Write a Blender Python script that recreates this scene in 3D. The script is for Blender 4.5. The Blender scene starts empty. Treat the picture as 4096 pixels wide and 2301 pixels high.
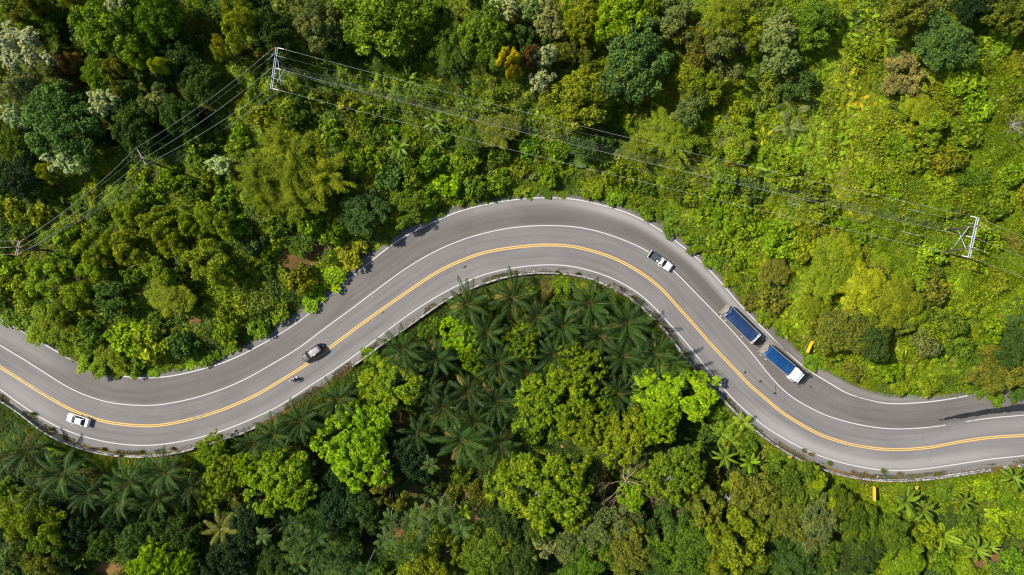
import bpy, bmesh, math, random
import numpy as np
from mathutils import Vector, Matrix, Euler

# ------------------------------------------------------------------ basics
CAM_H = 136.5            # drone height above the road, metres
S = 0.05                 # metres on the road per photograph pixel
SC = bpy.context.scene
COL = SC.collection
PI = math.pi

def ground_xy(px, py, z=0.0):
    k = 1.0 - z / CAM_H
    return ((px - 2048) * S * k, (1150.5 - py) * S * k)

# ------------------------------------------------------------------ node helpers
def mat_new(name):
    m = bpy.data.materials.new(name)
    m.use_nodes = True
    nt = m.node_tree
    for n in list(nt.nodes):
        nt.nodes.remove(n)
    out = nt.nodes.new('ShaderNodeOutputMaterial')
    return m, nt, out

def N(nt, t, **kw):
    n = nt.nodes.new(t)
    for k, v in kw.items():
        setattr(n, k, v)
    return n

def setin(n, name, v):
    n.inputs[name].default_value = v

def ramp(nt, stops, src=None, interp='LINEAR'):
    r = N(nt, 'ShaderNodeValToRGB')
    cr = r.color_ramp
    cr.interpolation = interp
    while len(cr.elements) < len(stops):
        cr.elements.new(0.5)
    for e, (p, c) in zip(cr.elements, stops):
        e.position = p
        e.color = (*c, 1.0) if len(c) == 3 else c
    if src is not None:
        nt.links.new(src, r.inputs['Fac'])
    return r

def mixrgb(nt, mode, fac, a, b):
    m = N(nt, 'ShaderNodeMix', data_type='RGBA', blend_type=mode)
    m.clamp_factor = True
    for sock, v in ((m.inputs[0], fac), (m.inputs[6], a), (m.inputs[7], b)):
        if hasattr(v, 'is_output') or isinstance(v, bpy.types.NodeSocket):
            nt.links.new(v, sock)
        elif isinstance(v, (int, float)):
            sock.default_value = v
        else:
            sock.default_value = (*v, 1.0) if len(v) == 3 else v
    return m.outputs[2]

def noise(nt, scale, detail=4, rough=0.6, vec=None, dist=0.0):
    n = N(nt, 'ShaderNodeTexNoise')
    setin(n, 'Scale', scale); setin(n, 'Detail', detail); setin(n, 'Roughness', rough); setin(n, 'Distortion', dist)
    if vec is not None:
        nt.links.new(vec, n.inputs['Vector'])
    return n

def princ(nt, out, rough=0.5, spec=0.5, metal=0.0, coat=0.0):
    p = N(nt, 'ShaderNodeBsdfPrincipled')
    setin(p, 'Roughness', rough); setin(p, 'Specular IOR Level', spec); setin(p, 'Metallic', metal)
    setin(p, 'Coat Weight', coat); setin(p, 'Coat Roughness', 0.05)
    nt.links.new(p.outputs[0], out.inputs[0])
    return p

def simple_mat(name, col, rough=0.5, spec=0.5, metal=0.0, coat=0.0, var=0.12, scale=6.0):
    """plain surface whose colour wanders a little with a noise"""
    m, nt, out = mat_new(name)
    p = princ(nt, out, rough, spec, metal, coat)
    tc = N(nt, 'ShaderNodeTexCoord')
    n = noise(nt, scale, 5, 0.6, tc.outputs['Object'])
    lo = tuple(c * (1 - var) for c in col); hi = tuple(min(1, c * (1 + var)) for c in col)
    r = ramp(nt, [(0.3, lo), (0.7, hi)], n.outputs[0])
    nt.links.new(r.outputs[0], p.inputs['Base Color'])
    return m

# ------------------------------------------------------------------ mesh builder
class MB:
    def __init__(self):
        self.v = []; self.f = []; self.mi = []; self.sm = []
    def add(self, verts, faces, mi=0, smooth=False):
        b = len(self.v)
        self.v.extend([tuple(p) for p in verts])
        for f in faces:
            self.f.append([b + i for i in f]); self.mi.append(mi); self.sm.append(smooth)
    def box(self, c, s, rz=0.0, mi=0, taper=(1, 1), bev=0.0):
        """box centre c, full size s; the top may taper; bev cuts the vertical and top edges"""
        hx, hy, hz = s[0] / 2, s[1] / 2, s[2] / 2
        ca, sa = math.cos(rz), math.sin(rz)
        def ring(x, y, z, b):
            if b <= 0:
                pts = [(-x, -y), (x, -y), (x, y), (-x, y)]
            else:
                pts = [(-x + b, -y), (x - b, -y), (x, -y + b), (x, y - b), (x - b, y), (-x + b, y), (-x, y - b), (-x, -y + b)]
            return [(c[0] + ca * p - sa * q, c[1] + sa * p + ca * q, c[2] + z) for p, q in pts]
        rings = [ring(hx, hy, -hz, bev)]
        tx, ty = hx * taper[0], hy * taper[1]
        if bev > 0:
            rings.append(ring(tx, ty, hz - bev, bev))
            rings.append(ring(tx - bev * .7, ty - bev * .7, hz, bev))
        else:
            rings.append(ring(tx, ty, hz, 0))
        n = len(rings[0]); vs = [p for r in rings for p in r]; fs = []
        for k in range(len(rings) - 1):
            for i in range(n):
                j = (i + 1) % n
                fs.append([k * n + i, k * n + j, (k + 1) * n + j, (k + 1) * n + i])
        fs.append(list(range(n))[::-1]); fs.append([(len(rings) - 1) * n + i for i in range(n)])
        self.add(vs, fs, mi)
    def tube(self, pts, rad, sides=6, mi=0, cap=True, smooth=True):
        P = [Vector(p) for p in pts]; n = len(P)
        R = rad if hasattr(rad, '__len__') else [rad] * n
        up = Vector((0, 0, 1)); vs = []
        for i in range(n):
            d = (P[min(i + 1, n - 1)] - P[max(i - 1, 0)])
            d = d.normalized() if d.length > 1e-9 else Vector((0, 0, 1))
            a = d.cross(up)
            if a.length < 0.05: a = d.cross(Vector((1, 0, 0)))
            a.normalize(); b = d.cross(a)
            for k in range(sides):
                t = 2 * PI * k / sides
                vs.append(P[i] + (a * math.cos(t) + b * math.sin(t)) * R[i])
        fs = []
        for i in range(n - 1):
            for k in range(sides):
                j = (k + 1) % sides
                fs.append([i * sides + k, i * sides + j, (i + 1) * sides + j, (i + 1) * sides + k])
        if cap:
            fs.append(list(range(sides))[::-1]); fs.append([(n - 1) * sides + k for k in range(sides)])
        self.add(vs, fs, mi, smooth)
    def cyl(self, c, r, axis, length, sides=16, mi=0, smooth=False):
        a = Vector(axis).normalized() * (length / 2); c = Vector(c)
        self.tube([c - a, c + a], r, sides, mi, True, smooth)
    def loft(self, rings, mi=0, smooth=True, cap=True, closed=True):
        n = len(rings[0]); vs = [p for r in rings for p in r]; fs = []
        m = n if closed else n - 1
        for i in range(len(rings) - 1):
            for k in range(m):
                j = (k + 1) % n
                fs.append([i * n + k, i * n + j, (i + 1) * n + j, (i + 1) * n + k])
        if cap:
            fs.append(list(range(n))[::-1]); fs.append([(len(rings) - 1) * n + k for k in range(n)])
        self.add(vs, fs, mi, smooth)
    def build(self, name, mat, parent=None, loc=None, rz=0.0):
        me = bpy.data.meshes.new(name)
        me.from_pydata(self.v, [], self.f)
        mats = mat if isinstance(mat, (list, tuple)) else [mat]
        for m in mats: me.materials.append(m)
        me.polygons.foreach_set('material_index', self.mi)
        me.polygons.foreach_set('use_smooth', self.sm)
        bm = bmesh.new(); bm.from_mesh(me); bmesh.ops.recalc_face_normals(bm, faces=bm.faces); bm.to_mesh(me); bm.free()
        me.update()
        return link(name, me, parent, loc, rz)

def link(name, me, parent=None, loc=None, rz=0.0):
    o = bpy.data.objects.new(name, me)
    COL.objects.link(o)
    if parent is not None: o.parent = parent
    if loc is not None: o.location = loc
    if rz: o.rotation_euler = (0, 0, rz)
    return o

def tag(o, label=None, cat=None, group=None, kind=None):
    if label: o['label'] = label
    if cat: o['category'] = cat
    if group: o['group'] = group
    if kind: o['kind'] = kind
    return o

def empty(name, loc, rz=0.0, scale=None):
    o = bpy.data.objects.new(name, None)
    COL.objects.link(o)
    o.empty_display_size = 0.3
    o.location = loc; o.rotation_euler = (0, 0, rz)
    if scale is not None: o.scale = scale
    return o

# ------------------------------------------------------------------ numpy noise
def vnoise(x, y, scale, seed):
    g = np.random.RandomState(seed).rand(128, 128)
    u = np.asarray(x) / scale + 1000.0; v = np.asarray(y) / scale + 1000.0
    iu = np.floor(u).astype(int); iv = np.floor(v).astype(int)
    fu = u - iu; fv = v - iv
    fu = fu * fu * (3 - 2 * fu); fv = fv * fv * (3 - 2 * fv)
    a = g[iu % 128, iv % 128]; b = g[(iu + 1) % 128, iv % 128]; c = g[iu % 128, (iv + 1) % 128]; d = g[(iu + 1) % 128, (iv + 1) % 128]
    return (a * (1 - fu) + b * fu) * (1 - fv) + (c * (1 - fu) + d * fu) * fv

def sstep(x, a, b):
    t = np.clip((x - a) / (b - a), 0, 1)
    return t * t * (3 - 2 * t)

def poly_mesh(name, V, k, mat, attrs=None, colors=None, smooth=False):
    """a mesh of n separate k-gons from V (n*k,3); attrs: per-face floats; colors: per-face rgb"""
    n = len(V) // k
    me = bpy.data.meshes.new(name)
    me.vertices.add(n * k); me.loops.add(n * k); me.polygons.add(n)
    me.vertices.foreach_set('co', np.ascontiguousarray(V, dtype=np.float32).ravel())
    me.loops.foreach_set('vertex_index', np.arange(n * k, dtype=np.int32))
    me.polygons.foreach_set('loop_start', np.arange(0, n * k, k, dtype=np.int32))
    me.polygons.foreach_set('loop_total', np.full(n, k, dtype=np.int32))
    for nm, a in (attrs or {}).items():
        at = me.attributes.new(nm, 'FLOAT', 'FACE'); at.data.foreach_set('value', np.ascontiguousarray(a, dtype=np.float32))
    if colors is not None:
        at = me.attributes.new('leafcol', 'FLOAT_COLOR', 'FACE')
        c4 = np.ones((n, 4), dtype=np.float32); c4[:, :3] = colors
        at.data.foreach_set('color', c4.ravel())
    me.materials.append(mat)
    me.update(calc_edges=True)
    return me

def unit(a):
    return a / np.maximum(np.linalg.norm(a, axis=1, keepdims=True), 1e-9)

def leaf_quads(c, axis, nrm, L, Wd, fold=0.18):
    """pointed leaves: centre c, along axis, facing nrm"""
    axis = unit(axis); b = unit(np.cross(nrm, axis)); n2 = np.cross(axis, b)
    L = np.asarray(L).reshape(-1, 1); Wd = np.asarray(Wd).reshape(-1, 1)
    V = np.empty((len(c), 4, 3))
    V[:, 0] = c - axis * L * 0.5
    V[:, 1] = c + b * Wd * 0.5 + n2 * Wd * fold - axis * L * 0.06
    V[:, 2] = c + axis * L * 0.5
    V[:, 3] = c - b * Wd * 0.5 + n2 * Wd * fold - axis * L * 0.06
    return V.reshape(-1, 3)
# ------------------------------------------------------------------ the road, traced from its painted lines
L_YELLOW = [(0,1469),(53,1501),(106,1535),(196,1590),(276,1635),(371,1673),(450,1693),(572,1704),(662,1699),(795,1669),(901,1635),(1024,1581),(1109,1531),(1225,1459),(1310,1398),(1384,1342),(1501,1257),(1623,1172),(1755,1085),(1872,1032),(1951,1007),(2048,991),(2154,981),(2233,981),(2313,990),(2419,1019),(2498,1053),(2578,1101),(2647,1156),(2700,1215),(2763,1284),(2816,1345),(2880,1416),(2944,1482),(2991,1533),(3072,1603),(3125,1648),(3204,1698),(3284,1741),(3390,1775),(3496,1794),(3565,1799),(3644,1797),(3734,1788),(3840,1767),(3973,1749),(4096,1742)]
L_LANE = [(0,1381),(132,1461),(245,1534),(318,1571),(397,1600),(477,1616),(572,1622),(662,1616),(768,1595),(848,1571),(943,1535),(1024,1493),(1183,1400),(1289,1321),(1395,1244),(1501,1164),(1607,1085),(1713,1021),(1819,971),(1925,937),(2048,911),(2180,903),(2313,910),(2419,934),(2525,974),(2591,1005),(2695,1085),(2790,1180),(2896,1289),(2975,1376),(3072,1493),(3104,1534),(3178,1595),(3284,1653),(3390,1688),(3496,1709),(3575,1716),(3655,1714),(3761,1704),(3893,1682),(3999,1669),(4096,1661)]
L_UP = [(0,1278),(79,1321),(212,1398),(318,1456),(424,1490),(503,1506),(572,1512),(689,1504),(795,1480),(901,1448),(1024,1390),(1130,1329),(1236,1257),(1315,1186),(1368,1143),(1448,1074),(1527,1011),(1607,952),(1713,900),(1819,852),(1951,817),(2048,800),(2180,791),(2286,796),(2392,817),(2472,839),(2551,870),(2620,907),(2684,952),(2763,1013),(2843,1085),(2922,1175),(2950,1209),(3060,1322),(3113,1376),(3165,1424),(3231,1479),(3321,1534),(3390,1574),(3469,1598),(3522,1611),(3602,1615),(3708,1608),(3814,1595),(3930,1571),(4096,1545)]
L_LOW = [(0,1558),(106,1635),(212,1698),(318,1741),(424,1767),(503,1779),(583,1782),(689,1772),(795,1751),(901,1719),(1024,1668),(1130,1616),(1236,1545),(1342,1477),(1501,1360),(1607,1278),(1713,1207),(1819,1148),(1925,1103),(2048,1073),(2180,1060),(2286,1066),(2392,1093),(2472,1125),(2551,1172),(2620,1233),(2684,1302),(2763,1392),(2816,1461),(2877,1533),(2949,1613),(3028,1682),(3072,1715),(3178,1778),(3284,1825),(3390,1857),(3496,1877),(3575,1883),(3655,1880),(3814,1860),(3946,1839),(4096,1823)]
L_BAR = [(0,1595),(79,1645),(159,1709),(212,1743),(318,1788),(413,1812),(503,1823),(583,1824),(689,1815),(768,1796),(848,1772),(965,1735),(1100,1668),(1230,1588),(1353,1504),(1448,1440),(1533,1376),(1596,1334),(1671,1281),(1718,1247),(1803,1191),(1882,1156),(2031,1108),(2154,1093),(2260,1098),(2339,1109),(2419,1138),(2498,1178),(2541,1207),(2631,1289),(2673,1339),(2737,1424),(2824,1529),(2896,1600),(2975,1682),(3072,1758),(3151,1812),(3231,1852),(3337,1892),(3443,1913),(3549,1921),(3655,1918),(3761,1908),(3941,1881),(4015,1871),(4079,1862)]

def extend(pts, d=1300):
    a, b = np.array(pts[1], float), np.array(pts[0], float); t0 = (b - a) / np.linalg.norm(b - a)
    c, e = np.array(pts[-2], float), np.array(pts[-1], float); t1 = (e - c) / np.linalg.norm(e - c)
    return [tuple(b + t0 * d), tuple(b + t0 * d * .5)] + list(pts) + [tuple(e + t1 * d * .5), tuple(e + t1 * d)]

def crom(pts, per=14):
    P = np.array(pts, float); P = np.vstack([2 * P[0] - P[1], P, 2 * P[-1] - P[-2]])
    out = []
    for i in range(1, len(P) - 2):
        p0, p1, p2, p3 = P[i - 1:i + 3]
        t = np.linspace(0, 1, per, endpoint=False)[:, None]
        out.append(0.5 * ((2 * p1) + (-p0 + p2) * t + (2 * p0 - 5 * p1 + 4 * p2 - p3) * t ** 2 + (-p0 + 3 * p1 - 3 * p2 + p3) * t ** 3))
    out.append(P[-2][None]); return np.vstack(out)

def resample(P, step):
    d = np.r_[0, np.cumsum(np.linalg.norm(np.diff(P, axis=0), axis=1))]
    n = int(d[-1] / step) + 1; s = np.linspace(0, d[-1], n)
    return np.c_[np.interp(s, d, P[:, 0]), np.interp(s, d, P[:, 1])], s

def smooth1(a, w):
    k = np.hanning(w * 2 + 3)[1:-1]; k /= k.sum()
    return np.convolve(np.pad(a, w, mode='edge'), k, mode='valid')

def to_world(pts):
    P = crom(extend(pts)); return np.c_[(P[:, 0] - 2048) * S, (1150.5 - P[:, 1]) * S]

YEL, RS = resample(to_world(L_YELLOW), 0.5)
YEL = np.c_[smooth1(YEL[:, 0], 6), smooth1(YEL[:, 1], 6)]
TAN = np.gradient(YEL, axis=0); TAN /= np.linalg.norm(TAN, axis=1, keepdims=True)
NRM = np.c_[-TAN[:, 1], TAN[:, 0]]                        # towards the hillside
CURV = smooth1(np.gradient(np.unwrap(np.arctan2(TAN[:, 1], TAN[:, 0]))) / 0.5, 20)

def offsets(pts, w=8):
    Q, _ = resample(to_world(pts), 0.4)
    out = np.empty(len(YEL))
    for i in range(len(YEL)):
        r = Q - YEL[i]; du = r @ TAN[i]; dn = r @ NRM[i]
        j = np.where((du[:-1] <= 0) & (du[1:] > 0) & (np.abs(dn[:-1]) < 24))[0]
        if len(j) == 0: out[i] = np.nan; continue
        f = -du[j] / (du[j + 1] - du[j]); v = dn[j] + f * (dn[j + 1] - dn[j])
        out[i] = v[np.argmin(np.abs(v))]
    ok = ~np.isnan(out); ii = np.arange(len(out))
    return smooth1(np.interp(ii, ii[ok], out[ok]), w)

O_LANE, O_UP, O_LOW, O_BAR = offsets(L_LANE), offsets(L_UP), offsets(L_LOW), offsets(L_BAR)
O_TOP = O_UP + 2.4
O_BOT = np.maximum(O_LOW - 1.6, O_BAR + 0.32)
SX = YEL[:, 0] / S + 2048                                  # photograph x of each station

def at(i, off):
    return YEL[i] + NRM[i] * off

UPW = YEL + NRM * O_UP[:, None]
BARW = YEL + NRM * O_BAR[:, None]

# ------------------------------------------------------------------ terrain as a height grid
GS = 0.5
GX = np.arange(-135, 135.01, GS); GY = np.arange(-88, 88.01, GS)
gx, gy = np.meshgrid(GX, GY, indexing='ij')

def mindist(x, y, P):
    o = np.empty(x.size); xf, yf = x.ravel(), y.ravel()
    for a in range(0, x.size, 20000):
        b = slice(a, a + 20000)
        o[b] = np.sqrt(((xf[b, None] - P[None, :, 0]) ** 2 + (yf[b, None] - P[None, :, 1]) ** 2).min(1))
    return o.reshape(x.shape)

def order_x(P):
    i = np.argsort(P[:, 0]); return P[i]
_u, _b = order_x(UPW), order_x(BARW)
yu = np.interp(gx, _u[:, 0], _u[:, 1]); yb = np.interp(gx, _b[:, 0], _b[:, 1])
G_DU = mindist(gx, gy, UPW[::2]) * np.where(gy > yu, 1, -1)      # + beyond the upper edge line
G_DL = mindist(gx, gy, BARW[::2]) * np.where(gy < yb, 1, -1)     # + beyond the barrier

up_gap = np.interp(gx / S + 2048, [0, 200, 330, 424, 503, 689, 901, 1130, 1290, 1330, 1400, 1448, 1600, 1713, 1951, 2180, 2392, 2551, 2684, 2843, 2950, 3050, 3113, 3165, 3240, 3390, 3522, 3708, 3814, 3920, 3960, 4030, 4096],
                   [.3, .5, -.3, -.8, .3, .9, 1.2, 1.4, 1.5, .5, 1.1, 1.2, 1.0, .7, .35, .3, .35, 1.0, .9, .9, .6, .4, 1.4, 1.5, 1.3, 1.9, 1.6, .8, .5, .1, -1.0, -.5, -.6])
G_DV = np.maximum(G_DU - up_gap - 0.35 * (vnoise(gx, gy, 1.1, 5) - .4), G_DL - 0.30)   # + inside vegetation
hu = np.clip(G_DU - 2.0, 0, None); hl = np.clip(G_DL - 0.6, 0, None)
roll = (vnoise(gx, gy, 22, 11) - .5)
G_H = 8.5 * (1 - np.exp(-hu / 26)) + roll * 3.0 * sstep(hu, 2, 25) - 4.2 * (1 - np.exp(-hl / 7)) + roll * 1.6 * sstep(hl, 2, 20)
G_H = G_H - 0.06

def bil(G, x, y):
    u = np.clip((np.asarray(x, float) - GX[0]) / GS, 0, len(GX) - 1.001); v = np.clip((np.asarray(y, float) - GY[0]) / GS, 0, len(GY) - 1.001)
    i = u.astype(int); j = v.astype(int); fu = u - i; fv = v - j
    return (G[i, j] * (1 - fu) + G[i + 1, j] * fu) * (1 - fv) + (G[i, j + 1] * (1 - fu) + G[i + 1, j + 1] * fu) * fv
def tz(x, y): return float(bil(G_H, x, y))

def place_on_ground(px, py, above=0.0):
    """world point whose image is (px,py) and which stands `above` metres over the terrain there"""
    z = above
    for _ in range(6):
        x, y = ground_xy(px, py, z); z = tz(x, y) + above
    return x, y, z - above

# bare soil seen between the plants (photograph px, radius px)
BARE = [(1195,1030,80,38),(1150,1066,56,28),(1255,992,56,24),(560,1308,42,12),(770,1280,34,14),(1640,1972,36,18),(1740,1960,44,22),(1830,1985,56,24),(1900,2060,60,30),(1560,2130,50,34),(1420,2150,50,36),(1390,2230,40,30),(700,2110,50,16),(420,2285,70,30),(290,2030,40,22),(20,2270,40,30),(1440,2010,30,20),(3994,2225,46,34),(3920,2265,34,24),(3830,2084,24,16),(1690,2040,40,22),(1580,1700,40,30),(740,890,20,14),(640,1335,22,8)]
def bare(x, y):
    m = np.zeros(np.shape(x))
    for px, py, a, b in BARE:
        X, Y = ground_xy(px, py, -3 if py > 1700 else 3)
        m = np.maximum(m, np.exp(-((x - X) / (a * S)) ** 2 - ((y - Y) / (b * S)) ** 2))
    return m

def grid_mesh(name, X, Y, Zf, mat, kind):
    nx, ny = len(X), len(Y)
    xx, yy = np.meshgrid(X, Y, indexing='ij'); zz = Zf(xx, yy)
    V = np.c_[xx.ravel(), yy.ravel(), zz.ravel()]
    idx = np.arange(nx * ny).reshape(nx, ny)
    F = np.stack([idx[:-1, :-1], idx[1:, :-1], idx[1:, 1:], idx[:-1, 1:]], -1).reshape(-1, 4)
    me = bpy.data.meshes.new(name); me.from_pydata(V.tolist(), [], F.tolist()); me.materials.append(mat)
    me.polygons.foreach_set('use_smooth', np.ones(len(F), dtype=bool)); me.update()
    return tag(link(name, me), kind=kind)

# ground material: brown and orange soil with leaf litter
m, nt, out = mat_new('soil'); M_SOIL = m
p = princ(nt, out, 0.95, 0.15); tc = N(nt, 'ShaderNodeTexCoord')
n1 = noise(nt, 0.16, 6, 0.6, tc.outputs['Object']); n2 = noise(nt, 2.5, 6, 0.7, tc.outputs['Object'])
r1 = ramp(nt, [(0.35, (0.075, 0.05, 0.02)), (0.5, (0.17, 0.085, 0.028)), (0.62, (0.24, 0.115, 0.035))], n1.outputs[0])
r2 = ramp(nt, [(0.38, (0.030, 0.035, 0.012)), (0.6, (0.11, 0.085, 0.03))], n2.outputs[0])
c = mixrgb(nt, 'MIX', 0.5, r1.outputs[0], r2.outputs[0]); nt.links.new(c, p.inputs['Base Color'])
b = N(nt, 'ShaderNodeBump'); setin(b, 'Strength', 0.6); setin(b, 'Distance', 0.2); nt.links.new(n2.outputs[0], b.inputs['Height']); nt.links.new(b.outputs[0], p.inputs['Normal'])

_x = np.r_[-1800, -900, -500, -300, -200, np.arange(-134, 134.1, 1.0), 200, 300, 500, 900, 1800]
_y = np.r_[-1800, -900, -500, -250, -150, np.arange(-87, 87.1, 1.0), 150, 250, 500, 900, 1800]
GROUND = grid_mesh('ground', _x, _y, lambda x, y: bil(G_H, x, y), M_SOIL, 'structure')

# ------------------------------------------------------------------ asphalt
m, nt, out = mat_new('asphalt'); M_ASPH = m
p = princ(nt, out, 0.85, 0.25)
tc = N(nt, 'ShaderNodeTexCoord'); uv = N(nt, 'ShaderNodeUVMap')
mp = N(nt, 'ShaderNodeMapping'); setin(mp, 'Scale', (0.045, 1.3, 1)); nt.links.new(uv.outputs[0], mp.inputs[0])
st = noise(nt, 1.0, 6, 0.62, mp.outputs[0], 0.4)
mp2 = N(nt, 'ShaderNodeMapping'); setin(mp2, 'Scale', (0.16, 4.5, 1)); nt.links.new(uv.outputs[0], mp2.inputs[0])
st2 = noise(nt, 1.0, 5, 0.6, mp2.outputs[0], 0.6)
gr = noise(nt, 5.5, 3, 0.8, tc.outputs['Object']); bl = noise(nt, 0.12, 4, 0.5, tc.outputs['Object'])
spk = noise(nt, 1.7, 2, 0.5, tc.outputs['Object'])
up = N(nt, 'ShaderNodeAttribute'); up.attribute_name = 'upper'
du = N(nt, 'ShaderNodeAttribute'); du.attribute_name = 'dust'
dk = N(nt, 'ShaderNodeAttribute'); dk.attribute_name = 'worn'
base = mixrgb(nt, 'MIX', up.outputs['Fac'], (0.138, 0.131, 0.129), (0.110, 0.100, 0.093))
s1 = ramp(nt, [(0.28, (0.80, 0.80, 0.81)), (0.5, (1, 1, 1)), (0.74, (1.12, 1.11, 1.10))], st.outputs[0])
s2 = ramp(nt, [(0.3, (0.90, 0.90, 0.90)), (0.6, (1.05, 1.05, 1.05))], st2.outputs[0])
g1 = ramp(nt, [(0.28, (0.80, 0.80, 0.80)), (0.74, (1.22, 1.21, 1.20))], gr.outputs[0])
b1 = ramp(nt, [(0.35, (0.94, 0.94, 0.94)), (0.7, (1.07, 1.06, 1.05))], bl.outputs[0])
k1 = ramp(nt, [(0.20, (0.62, 0.62, 0.62)), (0.27, (1, 1, 1)), (0.80, (1, 1, 1)), (0.86, (1.12, 1.1, 1.07))], spk.outputs[0])
c = mixrgb(nt, 'MULTIPLY', 1.0, base, s1.outputs[0])
for q in (s2, g1, b1, k1): c = mixrgb(nt, 'MULTIPLY', 1.0, c, q.outputs[0])
dmul = N(nt, 'ShaderNodeMath', operation='MULTIPLY'); nt.links.new(du.outputs['Fac'], dmul.inputs[0]); nt.links.new(s1.outputs[0], dmul.inputs[1])
c = mixrgb(nt, 'MIX', dmul.outputs[0], c, (0.225, 0.215, 0.205))
wmul = N(nt, 'ShaderNodeMath', operation='MULTIPLY'); nt.links.new(dk.outputs['Fac'], wmul.inputs[0]); nt.links.new(st2.outputs[0], wmul.inputs[1])
c = mixrgb(nt, 'MIX', wmul.outputs[0], c, (0.035, 0.034, 0.034))
# fine cracks and patchy repairs
wv = N(nt, 'ShaderNodeMapping'); setin(wv, 'Scale', (0.16, 0.34, 1)); nt.links.new(uv.outputs[0], wv.inputs[0])
wn = noise(nt, 3.0, 4, .6, wv.outputs[0]); wadd = mixrgb(nt, 'ADD', 0.22, wv.outputs[0], wn.outputs[1])
vo = N(nt, 'ShaderNodeTexVoronoi', feature='DISTANCE_TO_EDGE'); setin(vo, 'Scale', 1.0); nt.links.new(wadd, vo.inputs['Vector'])
cr_ = ramp(nt, [(0.0, (1, 1, 1)), (0.010, (0, 0, 0))], vo.outputs[0]); cm = noise(nt, 0.09, 3, .5, tc.outputs['Object']); cmr = ramp(nt, [(.52, (0, 0, 0)), (.62, (.6, .6, .6))], cm.outputs[0])
c = mixrgb(nt, 'MIX', mixrgb(nt, 'MULTIPLY', 1.0, cr_.outputs[0], cmr.outputs[0]), c, (0.045, 0.043, 0.042))
vp = N(nt, 'ShaderNodeTexVoronoi', feature='F1'); setin(vp, 'Scale', 1.0); mpv = N(nt, 'ShaderNodeMapping'); setin(mpv, 'Scale', (0.07, 0.27, 1)); nt.links.new(uv.outputs[0], mpv.inputs[0]); nt.links.new(mpv.outputs[0], vp.inputs['Vector'])
pr_ = ramp(nt, [(.0, (.93, .93, .93)), (.5, (1.0, 1.0, 1.0)), (1.0, (1.06, 1.055, 1.05))], vp.outputs['Color']); c = mixrgb(nt, 'MULTIPLY', 1.0, c, pr_.outputs[0])
nt.links.new(c, p.inputs['Base Color'])
bp = N(nt, 'ShaderNodeBump'); setin(bp, 'Strength', 0.25); setin(bp, 'Distance', 0.02); nt.links.new(gr.outputs[0], bp.inputs['Height']); nt.links.new(bp.outputs[0], p.inputs['Normal'])

NC = 34
ii = np.arange(0, len(YEL), 1)
tt = np.linspace(0, 1, NC)
OFF = O_BOT[:, None] * (1 - tt) + O_TOP[:, None] * tt
RV = np.zeros((len(YEL), NC, 3)); RV[:, :, :2] = YEL[:, None] + NRM[:, None] * OFF[:, :, None]
idx = np.arange(len(YEL) * NC).reshape(len(YEL), NC)
F = np.stack([idx[:-1, :-1], idx[1:, :-1], idx[1:, 1:], idx[:-1, 1:]], -1).reshape(-1, 4)
me = bpy.data.meshes.new('road'); me.from_pydata(RV.reshape(-1, 3).tolist(), [], F.tolist()); me.materials.append(M_ASPH)
uvl = me.uv_layers.new(name='UVMap')
UVv = np.stack([np.repeat(RS[:, None], NC, 1), OFF], -1).reshape(-1, 2)
li = np.empty(len(me.loops), dtype=np.int32); me.loops.foreach_get('vertex_index', li)
uvl.data.foreach_set('uv', UVv[li].astype(np.float32).ravel())
sxx = np.repeat(SX[:, None], NC, 1)
upper = sstep(OFF - (O_LANE[:, None] - 0.3), 0, 0.8) * 0.85 + 0.15 * sstep(OFF, 0, 1)
def band(off0, w): return np.exp(-((OFF - off0[:, None]) / w) ** 2)
def xr(a, b, c, d): return sstep(sxx, a, b) * (1 - sstep(sxx, c, d))
dust = 0.95 * band(O_UP - 0.95, 0.85) * xr(2150, 2420, 2900, 3000) + 0.5 * band(O_UP - .6, 1.0) * xr(1700, 2000, 2300, 2500) \
     + 1.0 * band(O_LOW + 1.15, 1.15) * xr(2950, 3200, 3750, 4200) + 0.45 * band(O_LOW + 1.6, 1.6) * (1 - sstep(sxx, 150, 420)) \
     + 0.4 * band(O_UP - 2.0, 2.0) * (1 - sstep(sxx, 0, 300)) + 0.35 * band(O_UP + 1.0, 0.8) * xr(3000, 3100, 3700, 3900) \
     + 0.25 * band(O_LOW + 0.5, 0.6) * xr(600, 900, 1900, 2300) + .35 * band(O_LANE - 2, 1.3) * xr(3500, 3800, 5000, 5100) + 0.22 * band(O_UP + 1.2, 1.0) * xr(500, 700, 1700, 2000)
worn = 0.45 * band((O_LANE + O_UP) / 2 - 0.9, 0.5) * xr(1700, 2000, 2700, 2900) + 0.55 * band(O_UP - 2.6, 0.9) * xr(2350, 2550, 3000, 3150) \
     + 0.4 * band(O_LANE + 0.55, 0.4) * xr(1500, 1700, 2300, 2500) + 0.45 * band(O_LANE + 1.2, 0.7) * xr(3350, 3500, 4100, 4300) \
     + 0.3 * band(O_LANE + 1.2, .5) * xr(100, 400, 900, 1200) + .3 * band(O_LANE + 2.8, .5) * xr(200, 400, 1100, 1300) + .22 * band(O_LOW * .5, .45) * xr(0, 300, 1500, 1700)
for nm, a in (('upper', upper), ('dust', np.clip(dust, 0, 1)), ('worn', np.clip(worn, 0, 1))):
    t = me.attributes.new(nm, 'FLOAT', 'POINT'); t.data.foreach_set('value', a.astype(np.float32).ravel())
me.update(); ROAD = tag(link('road', me), kind='structure')

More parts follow.
